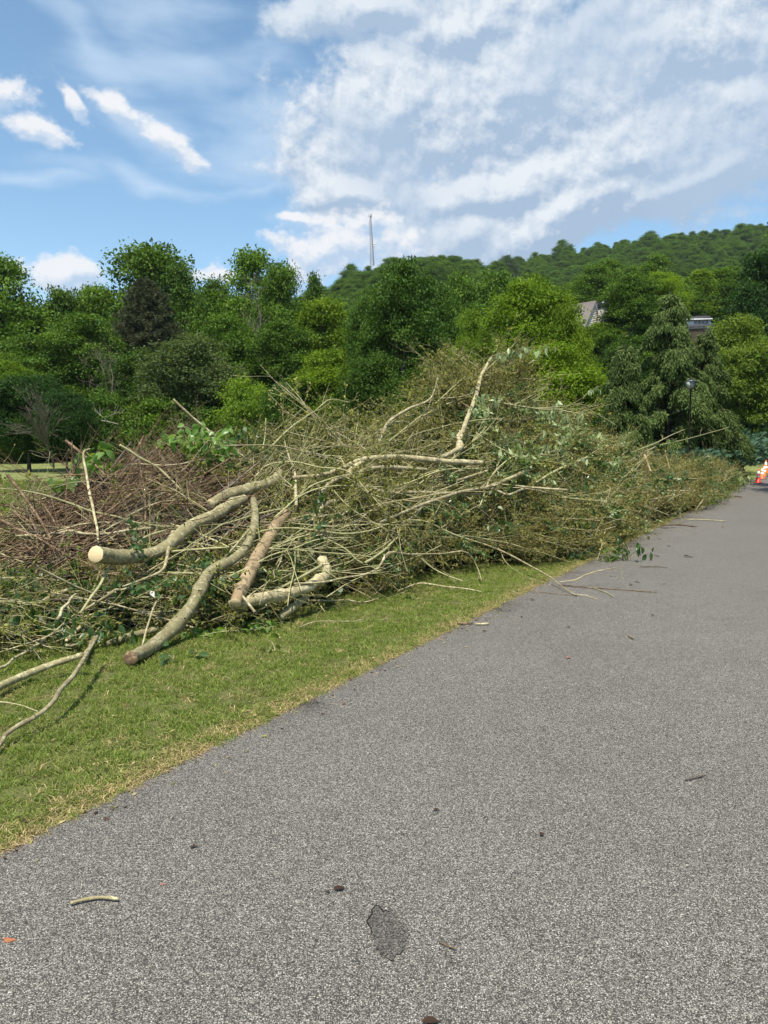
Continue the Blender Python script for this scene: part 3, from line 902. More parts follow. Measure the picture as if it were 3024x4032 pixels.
# ------------------------------------------------------------------ bare and dead trees
def branching(seed, base, direction, length, radius, levels, spread, up=0.0, nchild=(3, 5), k=7, wob=0.08):
    """lists of polylines (k points) and radii of a branched limb"""
    r = np.random.default_rng(seed)
    P_, R_ = [], []
    def grow(b, d, L, rd, lev):
        t = np.linspace(0, 1, k)
        p = [np.array(b, float)]
        dd = unit(np.array(d, float))
        for i in range(k - 1):
            dd = unit(dd + r.normal(0, wob * 2, 3) + np.array([0, 0, up]))
            p.append(p[-1] + dd * L / (k - 1))
        p = np.array(p)
        P_.append(p); R_.append(rd * (1 - 0.7 * t))
        if lev <= 0: return
        for _ in range(r.integers(*nchild)):
            f = r.uniform(0.25, 0.95)
            q0 = np.array([np.interp(f, t, p[:, c]) for c in range(3)])
            nd = unit(unit(p[-1] - p[0]) + r.normal(0, spread, 3))
            grow(q0, nd, L * r.uniform(0.4, 0.65), rd * (1 - 0.7 * f) * 0.6, lev - 1)
    grow(base, direction, length, radius, levels)
    return np.array(P_), np.array(R_)
def bare_tree(px, py_base, d, H, seed, mat, label, direction=(0, 0, 1), levels=3, spread=0.5, rad=0.07, onground=True, nchild=(4, 7), stems=1, name='dead_tree'):
    b = P(px, py_base, d)
    o = empty(name, tuple(map(float, b)), label, 'tree')
    r = random.Random(seed)
    Ps, Rs = [], []
    for s_ in range(stems):
        dr = (direction[0] + (r.uniform(-.3, .3) if stems > 1 else 0), direction[1] + (r.uniform(-.3, .3) if stems > 1 else 0), direction[2])
        a, b_ = branching(seed + s_, (0, 0, 0), dr, H, rad, levels, spread, nchild=nchild)
        Ps.append(a); Rs.append(b_)
    Ps, Rs = np.vstack(Ps), np.vstack(Rs)
    v, q = tube_arrays(Ps[:1], Rs[:1] * 1.1, 6)
    obj('trunk', mesh('trunk', v, q, None, (M[mat],), smooth_on=True), o)
    v, q = tube_arrays(Ps[1:], np.maximum(Rs[1:], 0.008), 4)
    obj('limbs', mesh('limbs', v, q, None, (M[mat],), smooth_on=True), o)
bare_tree(212, 1840, 40.5, 3.0, 61, 'dead', 'grey leafless dead tree fanning out between the two dark lawn trees', levels=2, spread=0.13, rad=0.05, stems=2, nchild=(8, 12))
bare_tree(1025, 1440, 65.5, 5.2, 71, 'dead', 'thin pale leafless tree leaning up through the green right of the olive tree', levels=3, spread=0.35, rad=0.09, nchild=(4, 6))
bare_tree(440, 1740, 59.5, 6.0, 75, 'dead', 'bleached crooked dead tree in the dark gap below the pine', direction=(0.12, -0.1, 1), levels=3, spread=0.6, rad=0.085, nchild=(3, 6))
bare_tree(465, 1670, 56.5, 2.4, 79, 'dead_white', 'white dead limb sticking out to the left of the dark gap', direction=(-0.8, -0.3, 0.15), levels=2, spread=0.6, rad=0.028, nchild=(4, 7), name='dead_limb')
# stems that show in the dark under the wood
for i, px in enumerate([990, 1006, 1020, 945, 905, 1085, 1110, 690, 575]):
    b = P(px, 1845, 55 + (i % 3) * 2)
    k = 6
    t = np.linspace(0, 1, k)
    pt = np.stack([0.10 * np.sin(t * 3 + i), 0 * t, t * (3.2 + 0.4 * (i % 3))], -1)
    v, q = tube_arrays(pt[None], np.full((1, k), 0.05 + 0.02 * (i % 3)), 6)
    o = obj('bare_sapling', mesh('bare_sapling', v, q, None, (M['dead'],), smooth_on=True), None, (float(b[0]), float(b[1]), float(terrain(b[0], b[1])) - 0.05))
    tag(o, 'thin grey tree stem in the dark gap at the edge of the wood', 'tree stem', 'bare stems in the dark gap of the wood')

# ------------------------------------------------------------------ hillside wood: one mass
hp, hs, hr, hi = [], [], [], []
r = np.random.default_rng(77)
for n_, (dmin, dmax, pxa, pxb, keep) in enumerate([(150, 640, 1080, 3350, 2700), (98, 210, 2150, 3350, 260), (105, 170, -250, 1300, 150)]):
    d = np.sqrt(r.uniform(dmin ** 2, dmax ** 2, keep)); px = r.uniform(pxa, pxb, keep)
    x = (px - 1512) / F * d
    ok = ~((np.abs(px - 2330) < 260) & (d < 122)) & ~((np.abs(px - 2750) < 320) & (d < 122))
    x, d = x[ok], d[ok]
    z = terrain(x, d) - 0.8
    hp.append(np.stack([x, d, z], -1))
    n = len(x)
    w = r.uniform(0.62, 1.25, n) * np.where(r.random(n) < 0.2, 1.35, 1.0)
    hgt = {0: np.sqrt(w) * r.uniform(0.50, 0.80, n), 1: r.uniform(0.6, 0.85, n), 2: r.uniform(0.55, 0.8, n)}[n_]
    hs.append(np.stack([w, w, hgt], -1)); hr.append(np.stack([r.normal(0, .12, n), r.normal(0, .12, n), r.uniform(0, 6.28, n)], -1)); hi.append(r.integers(0, 3, n))
hill_protos = []
for key in ('bhillside', 'chillside', 'ahillside'):
    hill_protos.append(crowns[key])
hill = scatter('forest', np.vstack(hp), np.vstack(hr), np.vstack(hs), np.concatenate(hi), hill_protos, 'unbroken green wood covering the hillside and the ridge behind')

# ------------------------------------------------------------------ lattice mast on the hill
M['mast'] = plain('galvanised_steel', (0.26, 0.26, 0.28), 0.5, 0.5, metal=0.3)
M['mast_dish'] = plain('dish_white', (0.75, 0.74, 0.72), 0.5)
def mast():
    d = 430.0
    b, tp = P(1466, 1045, d), P(1458, 850, d)
    H = float(tp[2] - b[2])
    o = empty('radio_mast', (float(b[0]), d, float(b[2])), 'tall slim steel lattice mast standing on the ridge before the white cloud', 'mast')
    half0, half1 = 1.05, 0.42
    base = np.array([(-0.9, 0), (0.9, -0.5), (0.6, 0.9)])
    def corner(i, f):
        s_ = half0 * 1.15 * (1 - f) ** 0.9 + half1 * f * 0.8
        cx = -1.0 * f
        return np.array([base[i][0] * s_ * 1.0 + cx, base[i][1] * s_, f * H])
    k = 15
    legs = []
    for i in range(3):
        p = np.array([corner(i, f) for f in np.linspace(0, 1, k)])
        v, q = tube_arrays(p[None], np.linspace(0.17, 0.10, k)[None], 5)
        obj('leg', mesh('leg', v, q, None, (M['mast'],)), o)
    seg, rd = [], []
    nl = 22
    for j in range(nl):
        f0, f1 = j / nl, (j + 1) / nl
        for i in range(3):
            a, c = corner(i, f0), corner((i + 1) % 3, f1)
            seg.append([a, c]); rd.append([.06, .06])
            a, c = corner((i + 1) % 3, f0), corner(i, f1)
            seg.append([a, c]); rd.append([.05, .05])
    v, q = tube_arrays(np.array(seg), np.array(rd), 4)
    obj('bracing', mesh('bracing', v, q, None, (M['mast'],)), o)
    # dish
    r_, k = 0.55, 14
    f = 0.42
    c = corner(1, f) + np.array([0.7, -0.3, 0])
    for sgn in (0, 1):
        ang = np.linspace(0, 2 * math.pi, k, endpoint=False)
        ring = np.stack([0 * ang, np.cos(ang) * r_, np.sin(ang) * r_], -1)
        R = Quaternion((0, 0, 1), -0.7 + sgn * 0.9).to_matrix()
        ring = ring @ np.array(R).T
        ax = np.array(R) @ np.array([1, 0, 0])
        cc = c + np.array([0, 0, -1.1 * sgn])
        V = np.vstack([cc + ring + ax * 0.25, cc + ring * 0.9 - ax * 0.25, [cc + ax * 0.05], [cc - ax * 0.25]])
        Q = [(i, (i + 1) % k, k + (i + 1) % k, k + i) for i in range(k)]
        T = [((i + 1) % k, i, 2 * k) for i in range(k)] + [(k + i, k + (i + 1) % k, 2 * k + 1) for i in range(k)]
        obj('dish', mesh('dish', V, Q, T, (M['mast_dish'],)), o)
    # top antennas
    seg = []
    for i in range(3):
        c = corner(i, 1)
        for dx in (-0.75, 0.75):
            q0 = c + np.array([dx * math.cos(i * 2.1), dx * math.sin(i * 2.1), 0])
            ob = np.array([[q0 - [0, 0, 0.9], q0 + [0, 0, 1.0]]])
            v, q = tube_arrays(ob, np.full((1, 2), 0.09), 5)
            obj('antenna', mesh('antenna', v, q, None, (M['mast'],)), o)
            seg.append([c, q0])
    v, q = tube_arrays(np.array(seg), np.full((6, 2), 0.06), 4)
    obj('antenna_arm', mesh('antenna_arm', v, q, None, (M['mast'],)), o)
    for f in (0.62, 0.7, 0.78, 0.85):
        c = corner(0, f) + np.array([-0.45, 0, 0])
        v, q = tube_arrays(np.array([[c, c + [0, 0, 1.6]]]), np.full((1, 2), 0.07), 5)
        obj('antenna', mesh('antenna', v, q, None, (M['mast'],)), o)
mast()

# ------------------------------------------------------------------ brush pile: its body as a surface over the verge
BX = [-260, 0, 150, 300, 450, 650, 800, 1000, 1200, 1322, 1500, 1623, 1900, 2021, 2243, 2331, 2538, 2796, 2892, 2960]
BY = [2640, 2575, 2570, 2540, 2520, 2500, 2500, 2478, 2425, 2385, 2345, 2290, 2235, 2239, 2212, 2196, 2098, 1995, 1925, 1900]
TX = [-260, 0, 100, 200, 350, 450, 600, 750, 900, 1050, 1150, 1300, 1450, 1600, 1700, 1780, 1880, 2000, 2080, 2200, 2330, 2450, 2600, 2700, 2800, 2880, 2960]
TY = [2130, 2090, 2040, 1985, 1905, 1885, 1870, 1865, 1835, 1790, 1755, 1690, 1680, 1670, 1590, 1510, 1455, 1470, 1570, 1645, 1715, 1765, 1805, 1815, 1825, 1855, 1890]
HX = [-260, 600, 1200, 1900, 2300, 2600, 2960]
HT = [2.2, 2.8, 3.0, 3.2, 3.2, 4.0, 2.0]
def base_d(px):
    return gdepth(np.interp(px, BX, BY))
def surf(px, t, inset=0.0):
    """point of the pile's front (t 0..1) or back (t 1..2) face"""
    px = np.asarray(px, float); t = np.asarray(t, float)
    fy, ty, th = np.interp(px, BX, BY), np.interp(px, TX, TY), np.interp(px, HX, HT)
    d0 = base_d(px)
    tf = np.minimum(t, 1.0)
    p = P(px, fy + (ty - fy) * tf, d0 + th * tf ** 1.6)
    tb = np.clip(t - 1, 0, 1)
    p[..., 0] += px * 0
    lump = 0.16 * np.sin(px / 95.0 + 2.3 * t) + 0.12 * np.sin(px / 41.0 - 4.1 * t + 1.0) + 0.08 * np.sin(px / 23.0 + 9 * t)
    p[..., 1] += inset + tb * th * 0.8 + 0.5 * lump * np.minimum(tf * 3, 1)
    p[..., 2] += lump * 0.55 * tf * (p[..., 2] > 0.5)
    p[..., 2] = p[..., 2] * (1 - tb ** 2) - 0.35 * np.asarray(inset) * (p[..., 2] > 0.3)
    p[..., 2] = np.maximum(p[..., 2], 0.03)
    return p
def pile_depth(px, py):
    px, py = np.asarray(px, float), np.asarray(py, float)
    fy, ty, th = np.interp(px, BX, BY), np.interp(px, TX, TY), np.interp(px, HX, HT)
    t = np.clip((fy - py) / (fy - ty), 0, 1)
    return np.where(py > fy, gdepth(np.maximum(py, 1850)), base_d(px) + th * t ** 1.6)

# core of packed leaves and twigs, coloured near black as the pile's gap shade
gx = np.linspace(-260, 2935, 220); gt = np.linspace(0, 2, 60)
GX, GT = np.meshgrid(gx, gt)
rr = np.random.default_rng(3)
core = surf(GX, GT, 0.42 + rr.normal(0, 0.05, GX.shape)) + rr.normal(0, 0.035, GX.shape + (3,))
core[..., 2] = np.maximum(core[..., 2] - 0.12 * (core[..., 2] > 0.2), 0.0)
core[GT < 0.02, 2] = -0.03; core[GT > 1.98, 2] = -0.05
edge = np.clip(np.minimum((GX + 260) / 120, (2935 - GX) / 60), 0, 1)
core[..., 2] *= edge
idx = np.arange(GX.size).reshape(GX.shape)
q = np.stack([idx[:-1, :-1], idx[:-1, 1:], idx[1:, 1:], idx[1:, :-1]], -1).reshape(-1, 4)
def litter_shade_mat():
    m, N, out = new_mat('litter_gap_shade')
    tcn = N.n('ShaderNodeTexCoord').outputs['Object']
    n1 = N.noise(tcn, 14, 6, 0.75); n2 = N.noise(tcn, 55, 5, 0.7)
    c = N.mix(N.ss(n1, 0.35, 0.65), (0.012, 0.010, 0.006), (0.040, 0.036, 0.016))  # near-black tones put the shade between the branches into the colour
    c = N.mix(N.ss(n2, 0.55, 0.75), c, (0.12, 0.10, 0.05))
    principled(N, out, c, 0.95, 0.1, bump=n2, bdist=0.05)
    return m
M['litter'] = litter_shade_mat()
tag(obj('litter_shade_core', mesh('litter_shade_core', core.reshape(-1, 3), q, None, (M['litter'],))), 'core of packed leaves and fine twigs, darkened as gap shade inside the brush pile', 'litter', None, 'stuff')

# sprays: cut branches with side twigs and small leaves, growing along +X
def spray_mesh(seed, name, L, r0, wood, leaf, n_side, n_leaf, ls, spread=0.6, curl=0.12, sub=2, lw=0.5, flat=0.55):
    r = np.random.default_rng(seed)
    k = 6
    P_, R_ = [], []
    def twig(b, d, L_, rd):
        p = [b]; dd = unit(d)
        bend = r.normal(0, curl, 3); bend[2] *= flat
        for i in range(k - 1):
            dd = unit(dd + bend / 2 + r.normal(0, curl * 0.6, 3))
            p.append(p[-1] + dd * L_ / (k - 1))
        P_.append(np.array(p)); R_.append(np.linspace(rd, rd * 0.35, k))
        return np.array(p)
    main = twig(np.zeros(3), np.array([1.0, 0, 0]), L, r0)
    tt = np.linspace(0, 1, k)
    sides = []
    for i in range(n_side):
        f = r.uniform(0.12, 0.97)
        b = np.array([np.interp(f, tt, main[:, c]) for c in range(3)])
        d = unit(main[-1] - main[0]) + r.normal(0, spread, 3) * np.array([0.5, 1, flat])
        s1 = twig(b, d, L * r.uniform(0.22, 0.5) * (1.15 - 0.6 * f), r0 * 0.5 * (1.1 - 0.6 * f))
        sides.append(s1)
        for _ in range(sub):
            f2 = r.uniform(0.2, 0.95)
            b2 = np.array([np.interp(f2, tt, s1[:, c]) for c in range(3)])
            s2 = twig(b2, unit(s1[-1] - s1[0]) + r.normal(0, spread, 3) * np.array([0.6, 1, flat]), L * r.uniform(0.10, 0.24), r0 * 0.25)
            sides.append(s2)
    V, Q = tube_arrays(np.array(P_), np.array(R_), 3)
    A = np.full(len(V), 0.5); MI = np.zeros(len(Q), int)
    if n_leaf:
        S = np.array(sides)
        pick = r.integers(0, len(S), n_leaf); f = r.uniform(0.25, 1, n_leaf) * (k - 1)
        i0 = np.minimum(f.astype(int), k - 2); fr = (f - i0)[:, None]
        c = S[pick, i0] * (1 - fr) + S[pick, i0 + 1] * fr
        d = unit(S[pick, -1] - S[pick, 0]) * 0.6 + r.normal(0, 0.7, (n_leaf, 3)); d[:, 2] -= 0.1
        sz = ls * r.uniform(0.55, 1.3, n_leaf)
        nr = r.normal(0, 0.8, (n_leaf, 3)); nr[:, 2] += 0.7
        v, q = leaf_arrays(c, d, nr, sz, sz * lw)
        Q = np.vstack([Q, q + len(V)]); V = np.vstack([V, v]); A = np.concatenate([A, np.repeat(r.random(n_leaf), 4)])
        MI = np.concatenate([MI, np.ones(n_leaf, int)])
    return mesh(name, V, Q, None, (M[wood], M[leaf]), A, midx=MI)
SPR = [
 spray_mesh(201, 'bare_spray', 1.55, 0.0085, 'twig_tan', 'olive', 9, 26, 0.030, spread=0.45),
 spray_mesh(202, 'bare_spray', 1.35, 0.0075, 'twig_olive', 'olive', 9, 34, 0.030, spread=0.5),
 spray_mesh(203, 'olive_spray', 1.25, 0.0065, 'twig_olive', 'olive', 11, 200, 0.042, spread=0.6),
 spray_mesh(204, 'olive_spray', 1.10, 0.0060, 'twig_tan', 'olive', 10, 180, 0.042, spread=0.6),
 spray_mesh(205, 'fine_spray', 0.85, 0.0048, 'twig_rusty', 'rusty', 14, 150, 0.032, spread=0.55),
 spray_mesh(206, 'fine_spray', 0.95, 0.0052, 'twig_rusty', 'rusty', 14, 150, 0.034, spread=0.5),
 spray_mesh(207, 'brown_spray', 1.30, 0.0100, 'bark_brown', 'rusty', 5, 0, 0.03, spread=0.22, curl=0.10, sub=1, flat=0.35),
 spray_mesh(208, 'brown_spray', 1.10, 0.0090, 'bark_brown', 'rusty', 5, 0, 0.03, spread=0.28, curl=0.14, sub=1, flat=0.35),
 spray_mesh(209, 'green_spray', 0.95, 0.0055, 'twig_olive', 'spray_green', 12, 150, 0.050, spread=0.6, lw=0.55),
 spray_mesh(210, 'green_spray', 0.80, 0.0050, 'twig_olive', 'vine_dark', 12, 110, 0.062, spread=0.6, lw=0.6),
 spray_mesh(211, 'pale_leaf_spray', 0.90, 0.0055, 'twig_olive', 'silver', 8, 64, 0.105, spread=0.6, lw=0.42),
 spray_mesh(212, 'broad_leaf_spray', 0.85, 0.0055, 'twig_olive', 'vine_dark', 8, 60, 0.105, spread=0.6, lw=0.45),
]
SPR_AT = [(1420, 2000, 'thin bare cut branch with fine twigs lying in the middle of the pile'), (1250, 1850, 'greenish bare cut branch with fine twigs high on the middle of the pile'),
          (1750, 1950, 'olive leafed cut branch right of the middle of the pile'), (1500, 1800, 'olive leafed cut branch below the ridge of the pile'),
          (2350, 2000, 'fine twiggy cut branch with rusty leaflets on the right part of the pile'), (2600, 1900, 'fine greenish cut branch near the right end of the pile'),
          (500, 2000, 'brown bare forked stick lying on the brown stick heap'), (750, 1990, 'brown crooked stick on the right part of the brown stick heap'),
          (650, 2330, 'green leafed spray in the hollow below the cut log'), (300, 2440, 'dark green leafed spray low on the left part of the pile'),
          (2200, 1700, 'cut bough with large pale silvery leaves on the right slope'), (2500, 1920, 'cut bough with large dark green leaves before the pale sawn branches')]
spray_objs = []
for me, (px, py, lb) in zip(SPR, SPR_AT):
    d = float(pile_depth(px, py)) - 0.06
    loc = P(px, py, d)
    o = obj(me.name, me, None, tuple(map(float, loc)), (0.1, -0.25, random.uniform(-0.5, 0.6)))
    tag(o, lb, 'branch')
    spray_objs.append(o)

def pile_points(n, pxa, pxb, ta, tb, seed, power=0.75):
    """random points over the pile face, evenly by its real area"""
    r = np.random.default_rng(seed)
    a = np.linspace(pxa, pxb, 120); b = np.linspace(ta, tb, 24)
    A, B = np.meshgrid(a, b, indexing='ij')
    p = surf(A, B)
    e1 = p[1:, :-1] - p[:-1, :-1]; e2 = p[:-1, 1:] - p[:-1, :-1]
    w = np.linalg.norm(np.cross(e1, e2), axis=2) ** power
    w = (w / w.sum()).ravel()
    i = r.choice(len(w), n, p=w)
    ia, ib = i // w.reshape(119, 23).shape[1], i % 23
    return a[ia] + r.random(n) * (a[1] - a[0]), b[ib] + r.random(n) * (b[1] - b[0])
ppos, prot, pscl, pidx = [], [], [], []
def strew(n, pxa, pxb, ta, tb, seed, kinds, weights, inset=(0.0, 0.5), scl=(0.7, 1.2), lift=0.12, horiz=0.55, dirbias=0.0, power=0.75):
    r = np.random.default_rng(seed)
    px, t = pile_points(n, pxa, pxb, ta, tb, seed, power)
    ins = r.uniform(*inset, n)
    p = surf(px, t, ins)
    tx = unit(surf(px + 8, t) - surf(px - 8, t))
    tup = unit(surf(px, np.clip(t + 0.02, 0, 2)) - surf(px, np.clip(t - 0.02, 0, 2)))
    nr = unit(np.cross(tx, tup)); nr = np.where((nr[:, 1:2] > 0) & (t[:, None] < 1), -nr, nr)
    a = r.normal(0, 1, n) * horiz + np.where(r.random(n) < 0.5 + dirbias, 0, math.pi)
    d = tx * np.cos(a)[:, None] + tup * np.sin(a)[:, None] + nr * r.normal(lift, 0.16, n)[:, None]
    d = unit(d)
    s = r.uniform(*scl, n)
    k = r.choice(kinds, n, p=np.array(weights) / sum(weights))
    # growth starts inside the heap: shift back so that the spray's middle sits at the point
    p = p - d * (0.45 * s)[:, None]
    p[:, 2] = np.maximum(p[:, 2], 0.04)
    low = p[:, 2] < 0.15
    d[low, 2] = np.maximum(d[low, 2], 0.02)
    # keep the far end out of the ground
    endz = p[:, 2] + d[:, 2] * s * 1.2
    d[endz < 0.03, 2] *= 0.2
    for i in range(n):
        q0 = Vector(d[i]).to_track_quat('X', 'Z') @ Quaternion((1, 0, 0), r.uniform(-0.9, 0.9))
        prot.append(tuple(q0.to_euler()))
    ppos.append(p); pscl.append(np.repeat(s[:, None], 3, 1)); pidx.append(k)
# kinds: 0,1 bare  2,3 olive  4,5 fine rusty  6,7 brown sticks  8 green  9 dark green
strew(880, 130, 900, 0.52, 1.5, 301, [6, 7], [1, 1], (-0.06, 0.42), (0.7, 1.2), 0.0, 0.15)
strew(240, -240, 700, 0.0, 0.48, 302, [0, 1, 2, 3, 8, 9, 6], [2.5, 2.5, 2, 2, 2.4, 2.2, 1], (0.12, 0.65), (0.6, 1.05), 0.04, 0.7)
strew(80, -240, 120, 0.3, 1.3, 303, [0, 1, 5, 3], [2, 2, 2, 1], (0.0, 0.4), (0.7, 1.2), 0.12, 0.6)
strew(230, 600, 1250, 0.0, 0.75, 304, [0, 1, 2, 3, 8, 9], [2, 2, 2.5, 2, 2.2, 1.8], (0.15, 0.65), (0.6, 1.05), 0.02, 0.7)
strew(460, 950, 2300, 0.0, 1.7, 305, [0, 1, 2, 3, 8, 9], [1.5, 1.5, 3.5, 3.5, 0.9, 0.7], (0.12, 0.65), (0.7, 1.35), 0.07, 0.6)
strew(200, 1100, 2250, 0.35, 1.3, 306, [2, 3, 8, 1], [3, 3, 1.2, 1], (0.0, 0.4), (0.7, 1.2), 0.14, 0.8)
strew(900, 2000, 2940, 0.0, 1.8, 307, [4, 5, 1, 2, 8], [3.2, 3.2, 1, 1.4, .5], (0.08, 0.6), (0.7, 1.45), 0.12, 0.6)
strew(300, 1500, 2500, 0.0, 0.45, 308, [4, 5, 3, 9], [3, 3, 2, 0.9], (0.0, 0.4), (0.6, 1.0), 0.08, 0.5)
strew(130, 2740, 2945, 0.0, 1.2, 309, [9, 8, 5], [3, 1, 2], (-0.1, 0.4), (0.8, 1.3), 0.15, 0.7)
strew(85, 1850, 2420, 0.40, 1.05, 312, [10], [1], (-0.12, 0.12), (0.75, 1.1), 0.15, 0.9)
strew(45, 2250, 2700, 0.30, 0.9, 313, [11, 10], [2, 1], (-0.12, 0.1), (0.75, 1.1), 0.12, 0.8)
strew(22, 1500, 2100, 0.1, 0.6, 314, [11], [1], (0.0, 0.2), (0.6, 0.9), 0.1, 0.8)
strew(130, 1850, 2500, 0.35, 1.05, 311, [8, 9, 8], [2, 1.4, 2], (-0.02, 0.3), (0.6, 1.1), 0.2, 0.8)
strew(70, 1700, 2150, 0.85, 1.1, 310, [2, 3, 1], [3, 3, 2], (-0.05, 0.3), (0.8, 1.3), 0.35, 1.2)
scatter('cut_brush', np.vstack(ppos), np.array(prot), np.vstack(pscl), np.concatenate(pidx), spray_objs, 'tangle of cut twigs, thin branches and wilting leaves heaped along the road edge')

# ------------------------------------------------------------------ big branches and logs, one by one
ZV = {1: (0, 1700, .6028), 2: (900, 1700, .6028), 3: (1800, 1250, .7378), 5: (1700, 2000, .5425), 6: (1000, 800, .7233), 7: (0, 2300, .7233)}
def spline(p, n):
    p = np.asarray(p, float)
    if len(p) == 2: p = np.array([p[0], (p[0] + p[1]) / 2, p[1]])
    seg = np.linalg.norm(np.diff(p, axis=0), axis=1); s_ = np.concatenate([[0], np.cumsum(seg)]); s_ /= s_[-1]
    m = np.gradient(p, s_, axis=0)
    q_ = np.linspace(0, 1, n); i = np.clip(np.searchsorted(s_, q_, 'right') - 1, 0, len(p) - 2)
    h = (s_[i + 1] - s_[i])[:, None]; u_ = ((q_ - s_[i]) / h[:, 0])[:, None]
    return (2 * u_ ** 3 - 3 * u_ ** 2 + 1) * p[i] + (u_ ** 3 - 2 * u_ ** 2 + u_) * h * m[i] + (-2 * u_ ** 3 + 3 * u_ ** 2) * p[i + 1] + (u_ ** 3 - u_ ** 2) * h * m[i + 1]
def cap(me_pts, rad, ring_dir, sides):
    pass
HSEED = [500]
def world_path(view, pts, off=0.10, zs=None, dsmooth=True, nose=None):
    ox, oy, s_ = ZV[view]
    px = np.array([ox + a[0] * s_ for a in pts]); py = np.array([oy + a[1] * s_ for a in pts])
    if zs is not None:
        w = []
        for a, b, z in zip(px, py, zs): w.append(G(a, b, z))
        return np.array(w)
    d = pile_depth(px, py)
    if dsmooth and len(d) > 2:
        lin = np.interp(np.arange(len(d)), [0, len(d) - 1], [d[0], d[-1]])
        d = np.minimum(d, 0.45 * d + 0.55 * lin)
    d = d - off
    if nose is not None: d = d - np.interp(np.arange(len(d)), np.arange(len(nose)), nose)
    w = P(px, py, d)
    w[:, 2] = np.maximum(w[:, 2], 0.02)
    return w
def branch(label, view, pts, r, mat='bark', off=0.10, zs=None, twigs=0, cut=(False, False), cutmat='cut', name='branch', cat='branch', knots=0, nose=None):
    """r: half widths in the view's pixels, one per end or one per point"""
    HSEED[0] += 1
    rg = np.random.default_rng(HSEED[0])
    w = world_path(view, pts, off, zs, nose=nose)
    rr_ = np.interp(np.linspace(0, 1, len(w)), np.linspace(0, 1, len(r)), r) * (0.96 if cat == 'log' else 0.84) * ZV[view][2] * w[:, 1] / F
    n = 14 if len(w) < 5 else 30
    big = rr_.max() > 0.02
    path = spline(w, n); rad = np.interp(np.linspace(0, 1, n), np.linspace(0, 1, len(rr_)), rr_)
    wv_ = rg.normal(0, rr_.max() * (0.06 if big else 0.5), (8, 3)); wv_[0] = wv_[-1] = 0
    path += np.stack([np.interp(np.linspace(0, 7, n), np.arange(8), wv_[:, c]) for c in range(3)], -1)
    rad = rad * (1 + rg.normal(0, 0.05, n))
    for _ in range(knots):
        j = rg.integers(2, n - 2); rad[j] *= 1.18
    path[:, 2] = np.maximum(path[:, 2], rad * 0.9)
    sides = 12 if big else 6
    org = path[0].copy()
    loc = tuple(map(float, org))
    o = empty(name, loc, label, cat)
    V, Q = tube_arrays((path - org)[None], rad[None], sides)
    if big: V = V + rg.normal(0, 1, V.shape) * np.repeat(rad, sides)[:, None] * 0.025
    T = []
    for end in (0, 1):
        ring = np.arange(sides) + (0 if end == 0 else (n - 1) * sides)
        if cut[end]: continue
        V = np.vstack([V, (path - org)[0 if end == 0 else -1][None]])
        c_ = len(V) - 1
        for i in range(sides):
            a, b = ring[i], ring[(i + 1) % sides]
            T.append((b, a, c_) if end == 0 else (a, b, c_))
    obj('stem', mesh('stem', V, Q, T if T else None, (M[mat],), smooth_on=True), o)
    for end in (0, 1):
        if not cut[end]: continue
        ring = V[np.arange(sides) + (0 if end == 0 else (n - 1) * sides)]
        c_ = (path - org)[0 if end == 0 else -1]
        dr = unit((path[0] - path[1]) if end == 0 else (path[-1] - path[-2]))
        Vc = np.vstack([ring, c_ + (ring - c_) * 0.86 + dr * 0.006, [c_ + dr * 0.008]])
        Qc = [(i, (i + 1) % sides, sides + (i + 1) % sides, sides + i) for i in range(sides)]
        Tc = [(sides + i, sides + (i + 1) % sides, 2 * sides) for i in range(sides)]
        if end == 0: Qc = [t_[::-1] for t_ in Qc]; Tc = [t_[::-1] for t_ in Tc]
        Vc = Vc - c_
        obj('cut_face', mesh('cut_face', Vc, Qc, Tc, (M[cutmat],)), o, tuple(map(float, c_)))
    for j in range(twigs):
        f = rg.uniform(0.15, 0.98); i = int(f * (n - 1))
        b = path[i] - org
        dr = unit(path[min(i + 1, n - 1)] - path[max(i - 1, 0)]) + rg.normal(0, 0.55, 3)
        L = rg.uniform(0.2, 0.6)
        a_, b_ = branching(HSEED[0] * 31 + j, b, dr, L, max(rad[i] * 0.45, 0.0022), 1, 0.5, nchild=(2, 4), k=5, wob=0.06)
        a_[..., 2] = np.maximum(a_[..., 2], 0.01 - org[2])
        v, q = tube_arrays(a_, np.maximum(b_, 0.0013), 4)
        obj('twig', mesh('twig', v, q, None, (M[mat],)), o)
    return o
B = branch
B('long mottled log sweeping down from the pile to a sawn end on the grass', 1, [(850, 1478), (1000, 1400), (1150, 1262), (1260, 1120), (1330, 975), (1390, 895), (1500, 850), (1600, 765), (1650, 650), (1665, 555), (1655, 440)], [50, 48, 46, 44, 42, 36, 34, 32, 28, 26, 22], off=0.30, nose=(0, -.1, -.05, 0, .05, .1, .12, .12, .1, .1, .1), cut=(True, False), cutmat='bark_brown', name='log', cat='log', knots=3)
B('thick log with a broad pale sawn face pointing left', 1, [(625, 800), (760, 812), (900, 810), (1050, 775), (1170, 680), (1270, 600), (1400, 545), (1500, 480), (1600, 435)], [62, 52, 45, 44, 46, 46, 42, 40, 32], off=0.34, nose=(0.62, 0.34, 0.15, 0.05, 0, 0), cut=(True, True), name='log', cat='log', knots=2)
B('second thick log lying behind and above the one with the pale sawn face', 1, [(1380, 470), (1480, 415), (1640, 370), (1740, 345), (1830, 275)], [34, 38, 40, 36, 34], off=0.42, cut=(True, True), name='log', cat='log', knots=2)
B('peeled reddish log leaning upright in the middle of the pile', 2, [(45, 1120), (120, 960), (200, 800), (280, 660), (375, 535)], [44, 50, 46, 42, 36], mat='peeled', off=0.32, cut=(True, True), name='log', cat='log')
